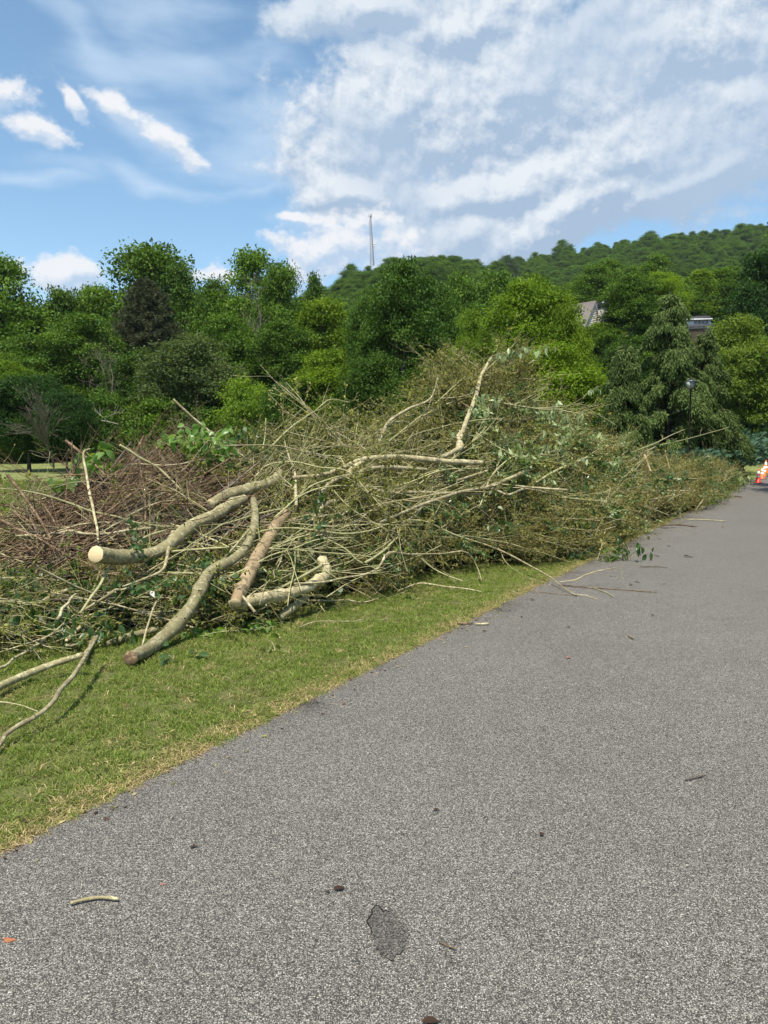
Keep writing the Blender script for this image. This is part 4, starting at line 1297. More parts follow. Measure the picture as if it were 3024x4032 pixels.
B('crooked log low on the grass whose right end bends up', 2, [(10, 1135), (180, 1095), (330, 1068), (470, 1030), (570, 985), (635, 920), (610, 835)], [36, 42, 42, 38, 40, 40, 34], mat='bark_pale', off=0.24, cut=(False, True), name='log', cat='log', knots=4)
B('short greenish log stub half under the crooked low log', 2, [(335, 1215), (430, 1140), (505, 1075)], [26, 30, 26], off=0.12, name='log', cat='log')
B('long smooth limb arching along the upper middle of the pile', 2, [(420, 300), (600, 285), (750, 235), (860, 185), (1000, 168), (1200, 172), (1400, 190), (1657, 203)], [14, 16, 18, 22, 22, 22, 21, 20], mat='bark_pale', off=0.45, cut=(False, True), twigs=3, name='limb', cat='branch')
B('limb parallel below the long smooth arching limb', 2, [(590, 410), (700, 312), (800, 288), (930, 240), (1100, 235), (1290, 248)], [14, 17, 18, 17, 17, 15], mat='bark_pale', off=0.40, cut=(False, True), twigs=3, name='limb')
B('short pale forked stub on the arching limbs', 2, [(785, 265), (830, 225), (875, 200)], [26, 22, 16], mat='bark_pale', off=0.50, cut=(True, False), name='limb')
B('straight pale limb lying level under the arching limbs', 2, [(850, 335), (1000, 388), (1200, 395), (1400, 400), (1655, 405)], [13, 15, 15, 12, 9], mat='bark_pale', off=0.34, twigs=2)
B('pale limb rising to the right end above the dark hollow', 2, [(990, 592), (1100, 545), (1250, 482), (1400, 430), (1520, 392), (1665, 368), (1780, 340)], [9, 11, 12, 13, 13, 12, 8], mat='bark_pale', off=0.38, twigs=3)
B('long thin wavy branch crossing the whole middle of the pile', 2, [(0, 742), (100, 700), (200, 652), (400, 627), (550, 640), (780, 665), (900, 650), (1100, 590), (1300, 590), (1450, 660), (1659, 732)], [7, 8, 7, 6], mat='bark_green', off=0.42, twigs=6)
B('thin straight branch below the long wavy one', 2, [(0, 947), (150, 880), (300, 800), (450, 755), (600, 700), (820, 690)], [7, 6, 4], mat='bark_green', off=0.40, twigs=3)
B('thin branch slanting across the top of the peeled log', 2, [(60, 812), (300, 750), (450, 690), (600, 650), (830, 640)], [6, 6, 4], mat='bark_green', off=0.36, twigs=3)
B('upright branch crossing the end of the second thick log', 2, [(442, 478), (440, 400), (430, 250), (400, 180), (365, 60)], [15, 13, 8, 6, 4], mat='bark_pale', off=0.34, cut=(True, False), twigs=3)
B('short twisted limb above the peeled log', 2, [(190, 590), (320, 590), (430, 570), (500, 545), (620, 552)], [9, 11, 11, 10, 7], mat='bark_pale', off=0.30)
B('kinked branch stepping up from the low crooked log', 2, [(430, 992), (600, 980), (750, 950), (900, 930), (980, 890), (1030, 800), (1200, 800), (1400, 795), (1560, 790), (1620, 880), (1652, 970)], [9, 9, 8, 8, 9, 8, 6, 5, 5, 4, 3], mat='bark_pale', off=0.36, twigs=3)
B('thin branch slanting down to a sawn tip above the grass', 2, [(600, 680), (750, 760), (850, 840), (950, 890), (1082, 1015)], [6, 7, 7, 7, 7], mat='bark_green', off=0.32, cut=(False, True), twigs=2)
B('thin branch reaching down right over the grass from the hollow', 2, [(1100, 640), (1230, 800), (1350, 900), (1530, 977)], [6, 6, 6, 5], mat='bark_green', off=0.32, twigs=2)
B('bent branch resting flat on the grass before the pile', 2, [(1110, 1037), (1250, 990), (1450, 1015), (1659, 1047)], [5, 7, 7, 4], mat='bark_pale', off=0.1, zs=[.05, .10, .06, .02])
B('thin crooked stick lying along the foot of the pile', 2, [(520, 1102), (700, 1105), (790, 1100), (850, 1115), (980, 1090)], [8, 7, 6, 5, 3], mat='bark_pale', zs=[.10, .07, .06, .03, .06])
B('thin twig lying on the lawn below the small log stub', 2, [(470, 1275), (600, 1235), (720, 1240), (880, 1225)], [6, 4, 3], mat='bark_pale', zs=[.03, .04, .03, .03], twigs=2)
B('arching thin branch from the crossing limbs toward the hollow', 2, [(440, 430), (600, 330), (760, 300), (900, 390), (1150, 490), (1240, 570)], [6, 7, 6, 6, 5], mat='bark_green', off=0.46, twigs=4)
B('slim branch running up right through the middle twigs', 2, [(300, 560), (500, 400), (700, 350), (900, 360), (1150, 340), (1400, 250), (1659, 240)], [6, 6, 5, 4], mat='bark_green', off=0.48, twigs=5)
B('slim branch curving over the top of the logs', 2, [(170, 300), (250, 220), (400, 200), (600, 235), (780, 260), (900, 380), (1000, 500), (1060, 590)], [5, 5, 5, 4], mat='bark_green', off=0.44, twigs=4)
B('thin branch falling from the arching limb down to the right', 2, [(640, 330), (800, 500), (1000, 620), (1150, 720), (1300, 860)], [6, 5, 4], mat='bark_green', off=0.4, twigs=4)
B('thin straight branch pointing up right across the shaded leaves', 2, [(640, 1080), (800, 980), (1000, 900), (1200, 830), (1395, 738)], [5, 5, 3], mat='bark_green', off=0.42, twigs=3)
B('upright thin stick before the low crooked log', 2, [(385, 1140), (400, 1040), (430, 900), (435, 740)], [6, 5, 4], mat='bark_green', off=0.34)
B('thick short limb with torn end under the small leaves', 2, [(690, 455), (640, 470), (560, 560), (540, 590)], [20, 16, 10, 8], mat='bark_pale', off=0.34, cut=(True, False))
B('greenish limb leaning back behind the peeled log', 2, [(400, 960), (470, 870), (545, 800), (570, 720)], [14, 16, 15, 12], mat='bark', off=0.10)
# left part
B('long slim branch stretching left above the brown stick heap', 1, [(-60, 368), (150, 385), (300, 420), (450, 470), (600, 520), (750, 555), (900, 590), (1080, 622)], [5, 6, 8, 9, 9, 8, 8, 9], mat='bark_green', off=0.42, twigs=5)
B('pale branch lying level across the brown stick heap', 1, [(100, 682), (200, 680), (330, 683), (420, 650), (550, 665), (700, 665), (850, 640), (1000, 620), (1110, 622)], [8, 11, 12, 12, 11, 10, 10, 11, 10], mat='bark_pale', off=0.36, twigs=4)
B('straight upright pale stick with a broken elbow at its top', 1, [(585, 112), (548, 135), (570, 280), (590, 420), (620, 560), (642, 722)], [6, 10, 11, 11, 10, 9], mat='bark_pale', off=0.40, cut=(True, False))
B('slanting stick with a sawn tip pointing up left over the leaves', 1, [(785, 88), (900, 160), (1040, 240), (1120, 310), (1192, 392)], [10, 10, 9, 8, 6], mat='bark_green', off=0.35, cut=(True, False))
B('level thorny pale stick above the brown stick heap', 1, [(838, 215), (1000, 216), (1150, 216), (1250, 190), (1355, 180)], [7, 7, 7, 5, 3], mat='bark_pale', off=0.30, twigs=2)
B('gnarled twisted pale limb beside the thick log', 1, [(1130, 655), (1108, 720), (1090, 830), (1060, 905), (950, 960), (800, 1012)], [17, 16, 14, 12, 10, 6], mat='bark_pale', off=0.42, cut=(True, False), knots=4)
B('long thin diagonal branch crossing below the pale sawn face', 1, [(1090, 640), (960, 690), (850, 780), (760, 850), (700, 920), (640, 1030), (580, 1110), (525, 1185)], [7, 10, 13, 13, 12, 12, 12, 10], mat='bark_green', off=0.52)
B('short pale sawn stub low on the left', 1, [(435, 1362), (525, 1272)], [15, 13], mat='bark_pale', off=0.25, cut=(True, False), name='limb')
B('grey branch stub standing in the grass by the left logs', 1, [(555, 1490), (590, 1400), (632, 1325)], [17, 18, 16], mat='bark', off=0.20, cut=(False, True), name='limb')
B('pale split stick among the dark leaves at lower left', 1, [(372, 1228), (440, 1120), (498, 1060)], [13, 12, 8], mat='bark_pale', off=0.30)
B('mossy limb half buried at the left of the pile', 1, [(245, 1130), (330, 1080), (440, 1035)], [16, 20, 18], mat='bark', off=0.12, name='limb')
B('log lying low in the shadow behind the sweeping log', 1, [(690, 1390), (850, 1335), (1030, 1288)], [22, 24, 20], mat='bark', off=0.10, name='log', cat='log')
B('thin stick leaning up right in front of the dark hollow', 1, [(925, 1405), (970, 1260), (1015, 1120), (1062, 1065)], [6, 9, 8, 5], mat='bark_pale', off=0.35)
B('short knobbly pale stick by the grey stub', 1, [(430, 1392), (520, 1382), (585, 1318)], [12, 10, 7], mat='bark_pale', off=0.32)
B('curved pale stick rising through the leaves under the twisted limb', 1, [(700, 1055), (790, 1030), (890, 1020)], [11, 10, 6], mat='bark_pale', off=0.34)
B('thin green stick arching down at the far left edge', 1, [(30, 640), (150, 560), (200, 470), (300, 430)], [6, 7, 6], mat='bark_green', off=0.3, twigs=2)
B('thin branch bending over the lawn at the upper left', 1, [(-40, 640), (60, 520), (120, 420), (300, 380), (500, 330), (760, 350), (860, 380)], [5, 5, 4], mat='bark_green', off=0.35, twigs=4)
B('brown thick stick tilting up at the top of the brown heap', 1, [(620, 325), (700, 290), (800, 255), (920, 245)], [13, 12, 8, 5], mat='bark_brown', off=0.25)
B('straight dark stem standing up out of the brown heap', 1, [(948, 580), (950, 450), (945, 340), (915, 250)], [8, 8, 7, 4], mat='bark_brown', off=0.30, twigs=1)
B('pale brown limb slanting across the right of the brown heap', 1, [(800, 440), (950, 345), (1060, 285)], [10, 10, 7], mat='bark_brown', off=0.28)
B('thin branch reaching out over the grass at lower left', 1, [(0, 1440), (130, 1400), (300, 1340), (420, 1250)], [6, 7, 6], mat='bark_pale', off=0.25, twigs=2)
B('grey limb sloping down to the grass at the left edge', 7, [(-90, 505), (0, 455), (120, 380), (250, 300)], [9, 10, 10, 8], mat='bark', off=0.22)
B('mottled log lying on the grass at the left edge', 7, [(-100, 610), (0, 560), (100, 510), (200, 470), (330, 422), (450, 385)], [23, 23, 22, 22, 20, 16], mat='bark', zs=[.07, .07, .07, .08, .12, .17], name='log', cat='log')
B('long bent bare branch propped over the grass in the lower left corner', 7, [(-130, 990), (-60, 930), (0, 880), (30, 820), (120, 760), (230, 700), (295, 645), (340, 570), (400, 490), (450, 420), (500, 340), (530, 283)], [15, 16, 17, 17, 17, 17, 17, 15, 14, 13, 12, 10], mat='bark_pale', zs=[.03, .035, .045, .07, .09, .11, .135, .16, .18, .20, .22, .24], knots=5)
B('thin side twig lying in the grass near the bent bare branch', 7, [(-80, 632), (0, 640), (100, 655), (205, 692)], [5, 4, 3], mat='bark_pale', zs=[.08, .09, .12, .17])
# crest and right part
B('pale broken trunk standing up to the highest point of the pile', 3, [(0, 705), (45, 560), (100, 420), (130, 310), (182, 213)], [15, 14, 13, 12, 8], mat='bark_pale', off=0.30, cut=(False, True), name='limb', knots=3)
B('limb joining the arching limbs to the broken upright trunk', 2, [(1390, 168), (1480, 122), (1522, 92), (1500, 40), (1540, -20)], [17, 18, 18, 16, 15], mat='bark_pale', off=0.32, name='limb')
B('forked pale branch rising before the dark trees', 6, [(675, 1310), (735, 1190), (840, 1120), (962, 1060), (990, 990), (1000, 938)], [11, 11, 8, 7, 5, 3], mat='bark_pale', off=0.32, twigs=3)
B('side arm of the forked pale branch pointing right', 6, [(960, 1060), (1060, 1062), (1205, 1035)], [6, 5, 4], mat='bark_pale', off=0.30)
B('thin branch parallel to the forked pale branch', 6, [(730, 1300), (820, 1232), (960, 1120), (1080, 1000), (1145, 948)], [6, 5, 4, 3], mat='bark_green', off=0.34, twigs=3)
B('arching twig at the left end of the twiggy crest', 6, [(90, 1330), (210, 1215), (330, 1130), (420, 1068), (520, 1085)], [6, 5, 4, 3], mat='bark_green', off=0.34, twigs=6)
B('thin forked twig above the ends of the thick logs', 6, [(110, 1312), (90, 1270), (60, 1190), (130, 1225)], [5, 4, 3, 2], mat='bark_pale', off=0.3, twigs=2)
B('pale branch pointing up right above the kinked branch end', 3, [(0, 870), (80, 845), (158, 820)], [8, 8, 9], mat='bark_pale', off=0.36, cut=(False, True))
B('sawn branch rising right beyond the long arching limb', 3, [(0, 935), (160, 905), (300, 850), (400, 798)], [10, 11, 11, 10], mat='bark_pale', off=0.40, cut=(False, True), twigs=2)
B('forked low branch behind the sawn rising branch', 3, [(160, 900), (250, 940), (380, 915), (480, 937)], [8, 8, 7, 5], mat='bark_pale', off=0.34)
B('slim straight branch slanting up through the silvery leaves', 3, [(420, 880), (560, 800), (650, 768), (760, 700)], [7, 7, 6, 4], mat='bark_green', off=0.34, twigs=3)
B('upper pale sawn branch at the right part of the pile', 3, [(820, 925), (1000, 928), (1150, 925), (1266, 925)], [2.8, 3.5, 4.9, 5.6], mat='bark_pale', off=0.12, cut=(False, True))
B('lower pale sawn branch at the right part of the pile', 3, [(900, 985), (1050, 970), (1150, 950), (1245, 930)], [4.2, 6.3, 5.6, 4.2], mat='bark_pale', off=0.12, cut=(False, True))
B('reddish limb pointing down amid the right twigs', 3, [(1000, 735), (1020, 790), (1037, 832)], [8, 7, 6], mat='peeled', off=0.4)
B('pale branch leaning left at the top of the right twigs', 3, [(830, 850), (900, 790), (960, 740), (1060, 690)], [3.5, 4.9, 5.6, 4.2], mat='bark_pale', off=0.12, twigs=2)
B('thin long branch drooping to the road at the right end', 3, [(1040, 862), (1160, 858), (1300, 862), (1430, 880), (1522, 915)], [2.8, 3.5, 2.8, 2.1], mat='bark_green', off=0.12, twigs=5)
B('thin branch sticking up before the street lamp post', 3, [(930, 720), (1060, 670), (1140, 630), (1215, 598)], [3.5, 3.5, 2.8, 2.1], mat='bark_green', off=0.12, twigs=4)
B('slim branch rising to the right beside the lamp post', 3, [(1080, 680), (1200, 655), (1330, 620), (1455, 585)], [2.1, 2.1, 2.1, 1.4], mat='bark_green', off=0.12, twigs=3)
B('pale stub standing at the road edge among the right twigs', 3, [(962, 1065), (963, 1105), (962, 1150)], [2.8, 2.8, 2.8], mat='bark_pale', off=0.12)
B('thin branch curling across the rusty twigs', 3, [(0, 1160), (200, 1190), (400, 1240), (560, 1290), (615, 1310)], [6, 5, 4, 3], mat='bark_green', off=0.2, twigs=3)
B('slender branch leaning over the rusty twigs toward the road', 3, [(560, 960), (700, 975), (850, 990), (1000, 1010), (1130, 1055)], [5, 5, 4, 3], mat='bark_green', off=0.34, twigs=4)
B('slanting branch across the silvery leaf patch', 3, [(120, 1010), (200, 820), (290, 745), (400, 740), (560, 700)], [5, 5, 4, 3], mat='bark_green', off=0.32, twigs=4)
B('dark thin branch behind the silvery leaves near the crest', 3, [(0, 440), (120, 510), (240, 548), (340, 545), (480, 500)], [5, 5, 4, 3], mat='bark_brown', off=0.2, twigs=3)
# on the road
B('long thin branch reaching out of the pile down onto the asphalt', 5, [(-200, 20), (0, 115), (150, 185), (330, 245), (500, 310), (700, 405), (860, 500), (960, 580), (1050, 637)], [9, 9, 9, 9, 9, 8, 7, 6, 5], mat='bark_pale', zs=[.62, .48, .40, .33, .26, .17, .09, .04, .015], twigs=0)
B('light twig lying at the tip of the branch on the asphalt', 5, [(1042, 628), (1130, 638), (1200, 662)], [5, 4, 3], mat='bark_pale', zs=[.03, .02, .012])
B('side branch lifted off the asphalt with a hooked tip', 5, [(915, 540), (1030, 525), (1120, 485), (1220, 455), (1392, 425)], [5, 6, 6, 5, 3], mat='bark_pale', zs=[.05, .09, .14, .19, .27])
B('fine hooked twig hanging from the lifted side branch', 5, [(1335, 438), (1380, 455), (1375, 490), (1350, 526)], [2.5, 2.5, 2, 2], mat='bark_green', zs=[.25, .22, .17, .11])
B('thin branch running level above the verge beside the long one', 5, [(-150, 130), (0, 175), (200, 222), (420, 268), (690, 316)], [5, 5, 4, 3], mat='bark_green', zs=[.52, .42, .34, .27, .20])
B('fine twig drooping to the verge from the long thin branch', 5, [(480, 283), (600, 450), (740, 523)], [3, 3, 2], mat='bark_green', zs=[.27, .10, .03])

# ------------------------------------------------------------------ loose sticks of the heaps, one by one
def stick_mesh(seed, L, r0, crook, fork):
    rg = np.random.default_rng(seed)
    k = 9
    t = np.linspace(0, 1, k)
    p = np.stack([t * L, np.cumsum(rg.normal(0, crook, k)) * L * t + math.sin(seed) * 0.10 * L * np.sin(t * 3.0), np.cumsum(rg.normal(0, crook * .7, k)) * L * t], -1)
    V, Q = tube_arrays(p[None], (r0 * (1 - 0.6 * t))[None], 6)
    for j in range(fork):
        f = rg.uniform(0.25, 0.85); b = np.array([np.interp(f, t, p[:, c]) for c in range(3)])
        a_, b_ = branching(seed * 7 + j, b, np.array([1, 0, 0]) + rg.normal(0, 0.5, 3) * [1, 1, .5], L * rg.uniform(.2, .45), r0 * 0.45, 1, 0.5, nchild=(1, 3), k=5, wob=0.05)
        v, q = tube_arrays(a_, np.maximum(b_, 0.0015), 4)
        Q = np.vstack([Q, q + len(V)]); V = np.vstack([V, v])
    return V, Q
def sticks(n, pxa, pxb, ta, tb, seed, mats, rads, lens, horiz, inset, label, group, crook=0.012, fork=2, dirmean=0.0, lift=0.04):
    rg = np.random.default_rng(seed)
    px, t = pile_points(n, pxa, pxb, ta, tb, seed)
    protos = []
    for i in range(7):
        V, Q = stick_mesh(seed * 10 + i, 1.0, 0.72 * (rads[0] + (rads[1] - rads[0]) * i / 6), crook, fork)
        V[:, 1:] *= 1.0
        protos.append(mesh('stick', V, Q, None, (M[mats[i % len(mats)]],), smooth_on=True))
    for i in range(n):
        p = surf(px[i], t[i], rg.uniform(*inset))
        tx = unit(surf(px[i] + 8, t[i]) - surf(px[i] - 8, t[i])); tu = unit(surf(px[i], min(t[i] + .02, 2)) - surf(px[i], max(t[i] - .02, 0)))
        nr = unit(np.cross(tx, tu)); nr = -nr if nr[1] > 0 else nr
        a = dirmean + rg.normal(0, 1) * horiz + (math.pi if rg.random() < 0.5 else 0)
        d = unit(tx * math.cos(a) + tu * math.sin(a) + nr * rg.normal(lift, 0.08))
        L = rg.uniform(*lens)
        p = p - d * L * 0.5
        p[2] = max(p[2], 0.05)
        if p[2] + d[2] * L < 0.04: d[2] = (0.04 - p[2]) / L
        o = obj('stick', protos[rg.integers(0, 7)], None, tuple(map(float, p)))
        q0 = Vector(d).to_track_quat('X', 'Z') @ Quaternion((1, 0, 0), rg.uniform(0, 6.28))
        o.rotation_euler = q0.to_euler()
        o.scale = (L, L, L)
        tag(o, label, 'stick', group)
sticks(120, 140, 920, 0.52, 1.05, 701, ['bark_brown', 'bark_brown', 'dead', 'bark_brown'], (0.007, 0.014), (0.9, 1.9), 0.25, (-0.12, 0.05), 'bare brown stick lying among others on the reddish brown stick heap', 'bare sticks on the reddish brown stick heap', lift=0.02)
sticks(46, -200, 900, 0.15, 0.7, 702, ['bark_pale', 'bark_green', 'dead'], (0.007, 0.014), (0.7, 1.6), 0.7, (-0.12, 0.05), 'thin pale bare stick crossing others on the lower left of the pile', 'pale sticks on the left of the pile')
sticks(80, 850, 2000, 0.22, 1.0, 703, ['bark_pale', 'bark_green', 'bark_green', 'bark_pale'], (0.006, 0.012), (1.0, 2.4), 0.5, (-0.16, 0.05), 'long thin pale stick crossing others in the middle of the pile', 'thin pale sticks in the middle of the pile', fork=4)
sticks(46, 1950, 2850, 0.10, 1.0, 704, ['bark_pale', 'bark_green'], (0.005, 0.009), (1.0, 2.4), 0.5, (-0.2, 0.05), 'long thin stick among fine rusty twigs on the right of the pile', 'thin sticks on the right of the pile', fork=4)

# ------------------------------------------------------------------ leafy branches, leaf by leaf
def broad_leaf(mat, wr=0.5, curl=0.25, seed=0):
    ts = np.array([0, .08, .22, .42, .62, .80, .93, 1.0])
    wd = np.array([.02, .30, .80, 1.0, .86, .55, .22, .0]) * wr / 2
    rg = np.random.default_rng(seed)
    V = []
    for t_, w_ in zip(ts, wd):
        z = -curl * t_ ** 2
        zz = w_ * 0.35 + rg.normal(0, .008)
        V += [(t_, w_, z + zz), (t_, 0, z), (t_, -w_, z + zz)]
    Q = []
    for i in range(len(ts) - 1):
        a = i * 3
        Q += [(a, a + 1, a + 4, a + 3), (a + 1, a + 2, a + 5, a + 4)]
    V = np.array(V)
    return mesh('leaf', V, Q, None, (M[mat],), np.clip(rg.random() * 0.6 + 0.2 + 0 * V[:, 0], 0, 1), smooth_on=True)
LM = {}
for mt in ('vine', 'vine_dark', 'silver', 'spray_green'):
    LM[mt] = [broad_leaf(mt, 0.62 if mt == 'vine' else 0.46, c, i) for i, c in enumerate((0.15, 0.35, 0.55))]
def leafy(label, px, py, off, n, size, spread, mat, hang=0.5, stem='bark_green', stems=4, seed=0, z=None, name='leafy_branch', updir=0.6, stiff=None):
    """spread: half size of the clump (x, y, z) in metres"""
    rg = np.random.default_rng(900 + seed)
    base = P(px, py, float(pile_depth(px, py)) - off) if z is None else G(px, py, z)
    o = empty(name, tuple(map(float, base)), label, 'branch')
    sp_ = np.array(spread)
    Ps, Rs = [], []
    for s_ in range(stems):
        tip = rg.uniform(-1, 1, 3) * sp_; tip[2] = sp_[2] * rg.uniform(0.1, 1.1) * updir * 2 - sp_[2] * 0.6
        if stiff is not None: tip = np.array(stiff) * rg.uniform(.8, 1.1) + rg.normal(0, .06, 3)
        k = 8; t_ = np.linspace(0, 1, k)[:, None]
        st = rg.normal(0, 0.12, 3) * sp_ * (0 if stiff is not None else 1)
        st[2] -= sp_[2] * 0.8 * (0 if stiff is not None else 1)
        mid = (st + tip) / 2 + np.array([0, 0, sp_[2] * 0.5]) + rg.normal(0, .2, 3) * sp_
        p = (1 - t_) ** 2 * st + 2 * t_ * (1 - t_) * mid + t_ ** 2 * tip
        p[:, 2] = np.maximum(p[:, 2], 0.012 - base[2])
        Ps.append(p); Rs.append(np.linspace(0.006, 0.0018, k))
    Ps, Rs = np.array(Ps), np.array(Rs)
    v, q = tube_arrays(Ps, Rs, 5)
    obj('stem', mesh('stem', v, q, None, (M[stem],), smooth_on=True), o)
    for i in range(n):
        s_ = rg.integers(0, stems); f = rg.uniform(0.12, 1.0) * 7; j = min(int(f), 6)
        c = Ps[s_, j] * (1 - f + j) + Ps[s_, j + 1] * (f - j) + rg.normal(0, size * 0.35, 3)
        d = unit(rg.normal(0, 1, 3) * np.array([1, 1, 0.5]) + np.array([0, 0, -hang * 1.6]))
        if c[2] + base[2] < 0.05: d[2] = abs(d[2]) * 0.2; c[2] = max(c[2], 0.02 - base[2])
        sz = size * rg.uniform(0.75, 1.35)
        l_ = obj('leaf', LM[mat][rg.integers(0, 3)], o, tuple(map(float, c)))
        q0 = Vector(d).to_track_quat('X', 'Z') @ Quaternion((1, 0, 0), rg.normal(0, 0.8))
        l_.rotation_euler = q0.to_euler(); l_.scale = (sz, sz, sz)
    return o
leafy('lush green vine clump with broad leaves rising behind the second log', 780, 1750, 0.05, 300, 0.088, (0.52, 0.30, 0.36), 'vine', 0.55, seed=1, stems=22)
leafy('green trailing vine with leaves hanging right of the vine clump', 880, 1800, -0.05, 60, 0.085, (0.30, 0.25, 0.24), 'vine', 0.7, seed=2, stems=6)
leafy('bright clump of large heart shaped leaves on top of the brown heap', 390, 1815, 0.05, 40, 0.135, (0.30, 0.18, 0.20), 'vine', 0.8, seed=3, stems=8)
leafy('few large bright leaves hanging right of the large leaf clump', 465, 1850, 0.02, 14, 0.14, (0.10, 0.12, 0.14), 'vine', 1.2, seed=4, stems=3)
leafy('small green leaves low beside the lawn left of the brown heap', 215, 1895, 0.05, 9, 0.12, (0.13, 0.12, 0.12), 'vine', 0.8, seed=5, stems=3)
leafy('single pale leafy twig left of the dark red stem', 285, 1840, 0.05, 5, 0.11, (0.07, 0.08, 0.12), 'vine', 0.9, seed=6, stems=2)
# silvery leafed boughs at the crest and right of it
leafy('arched thin branch hung with pale leaves at the very top of the pile', 1930, 1405, 0.44, 41, 0.105, (0.1, 0.1, 0.1), 'silver', 1.6, seed=10, stems=2, stiff=(0.95, -0.25, 0.02))
leafy('drooping pale leaves hanging below the broken upright trunk', 1905, 1570, 0.45, 28, 0.11, (0.22, 0.2, 0.24), 'silver', 1.6, seed=11, stems=5)
leafy('silvery green leaves hanging right of the upright trunk foot', 1870, 1620, 0.45, 19, 0.11, (0.16, 0.15, 0.18), 'silver', 1.5, seed=12, stems=4)
leafy('thick bunch of silvery leaves below the crest on the right slope', 2150, 1620, 0.42, 54, 0.105, (0.42, 0.25, 0.28), 'silver', 1.4, seed=13, stems=7)
leafy('silvery leaves hanging at the outer edge of the right slope', 2255, 1640, 0.42, 41, 0.10, (0.30, 0.2, 0.30), 'silver', 1.4, seed=14, stems=6)
leafy('wilting pale leaves in the middle of the right slope', 2080, 1740, 0.40, 54, 0.10, (0.45, 0.2, 0.26), 'silver', 1.3, seed=15, stems=7)
leafy('pale green leaves lower on the right slope above the slim branch', 2230, 1800, 0.38, 48, 0.095, (0.45, 0.2, 0.22), 'silver', 1.2, seed=16, stems=7)
leafy('lone twig with pale leaves reaching up at the right of the crest', 2300, 1560, 0.40, 11, 0.10, (0.1, 0.1, 0.1), 'silver', 1.3, seed=17, stems=1, stiff=(0.32, -0.05, 0.20))
leafy('dark green leaf spray before the two pale sawn branches', 2440, 1880, 0.35, 34, 0.11, (0.60, 0.3, 0.30), 'vine_dark', 1.1, seed=18, stems=8)
leafy('dark green leaves below the two pale sawn branches', 2590, 1905, 0.35, 22, 0.12, (0.50, 0.3, 0.26), 'vine_dark', 1.1, seed=19, stems=6)
leafy('pale leaves at the left of the right part of the pile', 2130, 1880, 0.32, 28, 0.085, (0.40, 0.2, 0.18), 'silver', 1.2, seed=20, stems=6)
# middle and left
leafy('small green leaf cluster in the hollow at the middle of the pile', 1390, 1985, 0.30, 28, 0.075, (0.22, 0.15, 0.16), 'spray_green', 0.9, seed=30, stems=6)
leafy('dark green leaves in the shaded hollow right of the middle', 1990, 2050, 0.12, 30, 0.09, (0.30, 0.15, 0.26), 'vine_dark', 1.1, seed=31, stems=6)
leafy('green leaves hanging in the shade under the wavy branch end', 1790, 2020, 0.14, 22, 0.085, (0.26, 0.15, 0.24), 'vine_dark', 1.1, seed=32, stems=5)
leafy('dark leafed spray with large wilted leaves low at the left', 245, 2460, 0.25, 26, 0.115, (0.42, 0.2, 0.14), 'vine_dark', 0.9, seed=33, stems=7)
leafy('dark glossy leaves above the bent bare branch tip', 370, 2440, 0.22, 24, 0.10, (0.26, 0.2, 0.14), 'vine_dark', 0.8, seed=34, stems=6)
leafy('single drooping leaves hanging over the grey stub', 480, 2490, 0.2, 7, 0.11, (0.10, 0.1, 0.10), 'vine_dark', 1.4, seed=35, stems=3)
leafy('green leaves around the hollow under the thick log', 740, 2180, 0.05, 50, 0.062, (0.34, 0.2, 0.24), 'spray_green', 0.6, seed=36, stems=9)
leafy('green leaves beside the gnarled twisted limb', 640, 2290, 0.08, 38, 0.062, (0.34, 0.2, 0.20), 'spray_green', 0.6, seed=37, stems=8)
leafy('ivy like leaves trailing on the grass right of the sweeping log', 800, 2490, 0.05, 46, 0.066, (0.36, 0.22, 0.10), 'vine', 0.1, seed=38, stems=8)
leafy('leafy trail on the grass below the peeled log', 960, 2470, 0.05, 40, 0.064, (0.34, 0.22, 0.10), 'vine', 0.1, seed=39, stems=8)
leafy('fallen dark leaves on the lawn right of the log end', 680, 2585, 0.0, 5, 0.085, (0.07, 0.05, 0.03), 'vine_dark', 0.0, seed=40, stems=2, z=0.04, name='fallen_sprig')
leafy('second little heap of dark leaves on the lawn by the log', 765, 2580, 0.0, 8, 0.075, (0.11, 0.06, 0.04), 'vine_dark', 0.0, seed=41, stems=2, z=0.04, name='fallen_sprig')
leafy('sprig with three leaves lying on the lawn left of the dry patch', 1075, 2545, 0.0, 6, 0.09, (0.08, 0.07, 0.05), 'spray_green', 0.0, seed=42, stems=2, z=0.05, name='fallen_sprig')
leafy('small leafy sprig in the lawn by the kinked branch', 1615, 2345, 0.0, 9, 0.07, (0.14, 0.08, 0.08), 'spray_green', 0.1, seed=43, stems=3, z=0.05, name='fallen_sprig')
leafy('green leafy spray lying out on the asphalt at the pile edge', 2475, 2165, 0.0, 30, 0.11, (0.34, 0.22, 0.16), 'vine_dark', 0.7, seed=44, stems=6, z=0.16)
leafy('leafy twigs at the road edge left of the asphalt spray', 2390, 2180, 0.0, 24, 0.09, (0.28, 0.2, 0.12), 'spray_green', 0.5, seed=45, stems=6, z=0.12)
leafy('dark leaves at the pile foot above the road edge', 2285, 2170, 0.1, 26, 0.10, (0.30, 0.2, 0.16), 'vine_dark', 0.7, seed=46, stems=6)
leafy('small sprig growing at the edge of the asphalt', 2040, 2320, 0.0, 10, 0.05, (0.09, 0.06, 0.07), 'spray_green', 0.1, seed=47, stems=3, z=0.05, name='fallen_sprig')
leafy('glossy dark leaved boughs at the far right end of the pile', 2830, 1860, 0.5, 60, 0.20, (1.1, 0.6, 0.60), 'vine_dark', 0.9, seed=48, stems=10)
leafy('last leafy bough of the pile next to the first cone', 2900, 1885, 0.50, 64, 0.18, (0.7, 0.5, 0.35), 'silver', 0.9, seed=49, stems=8)

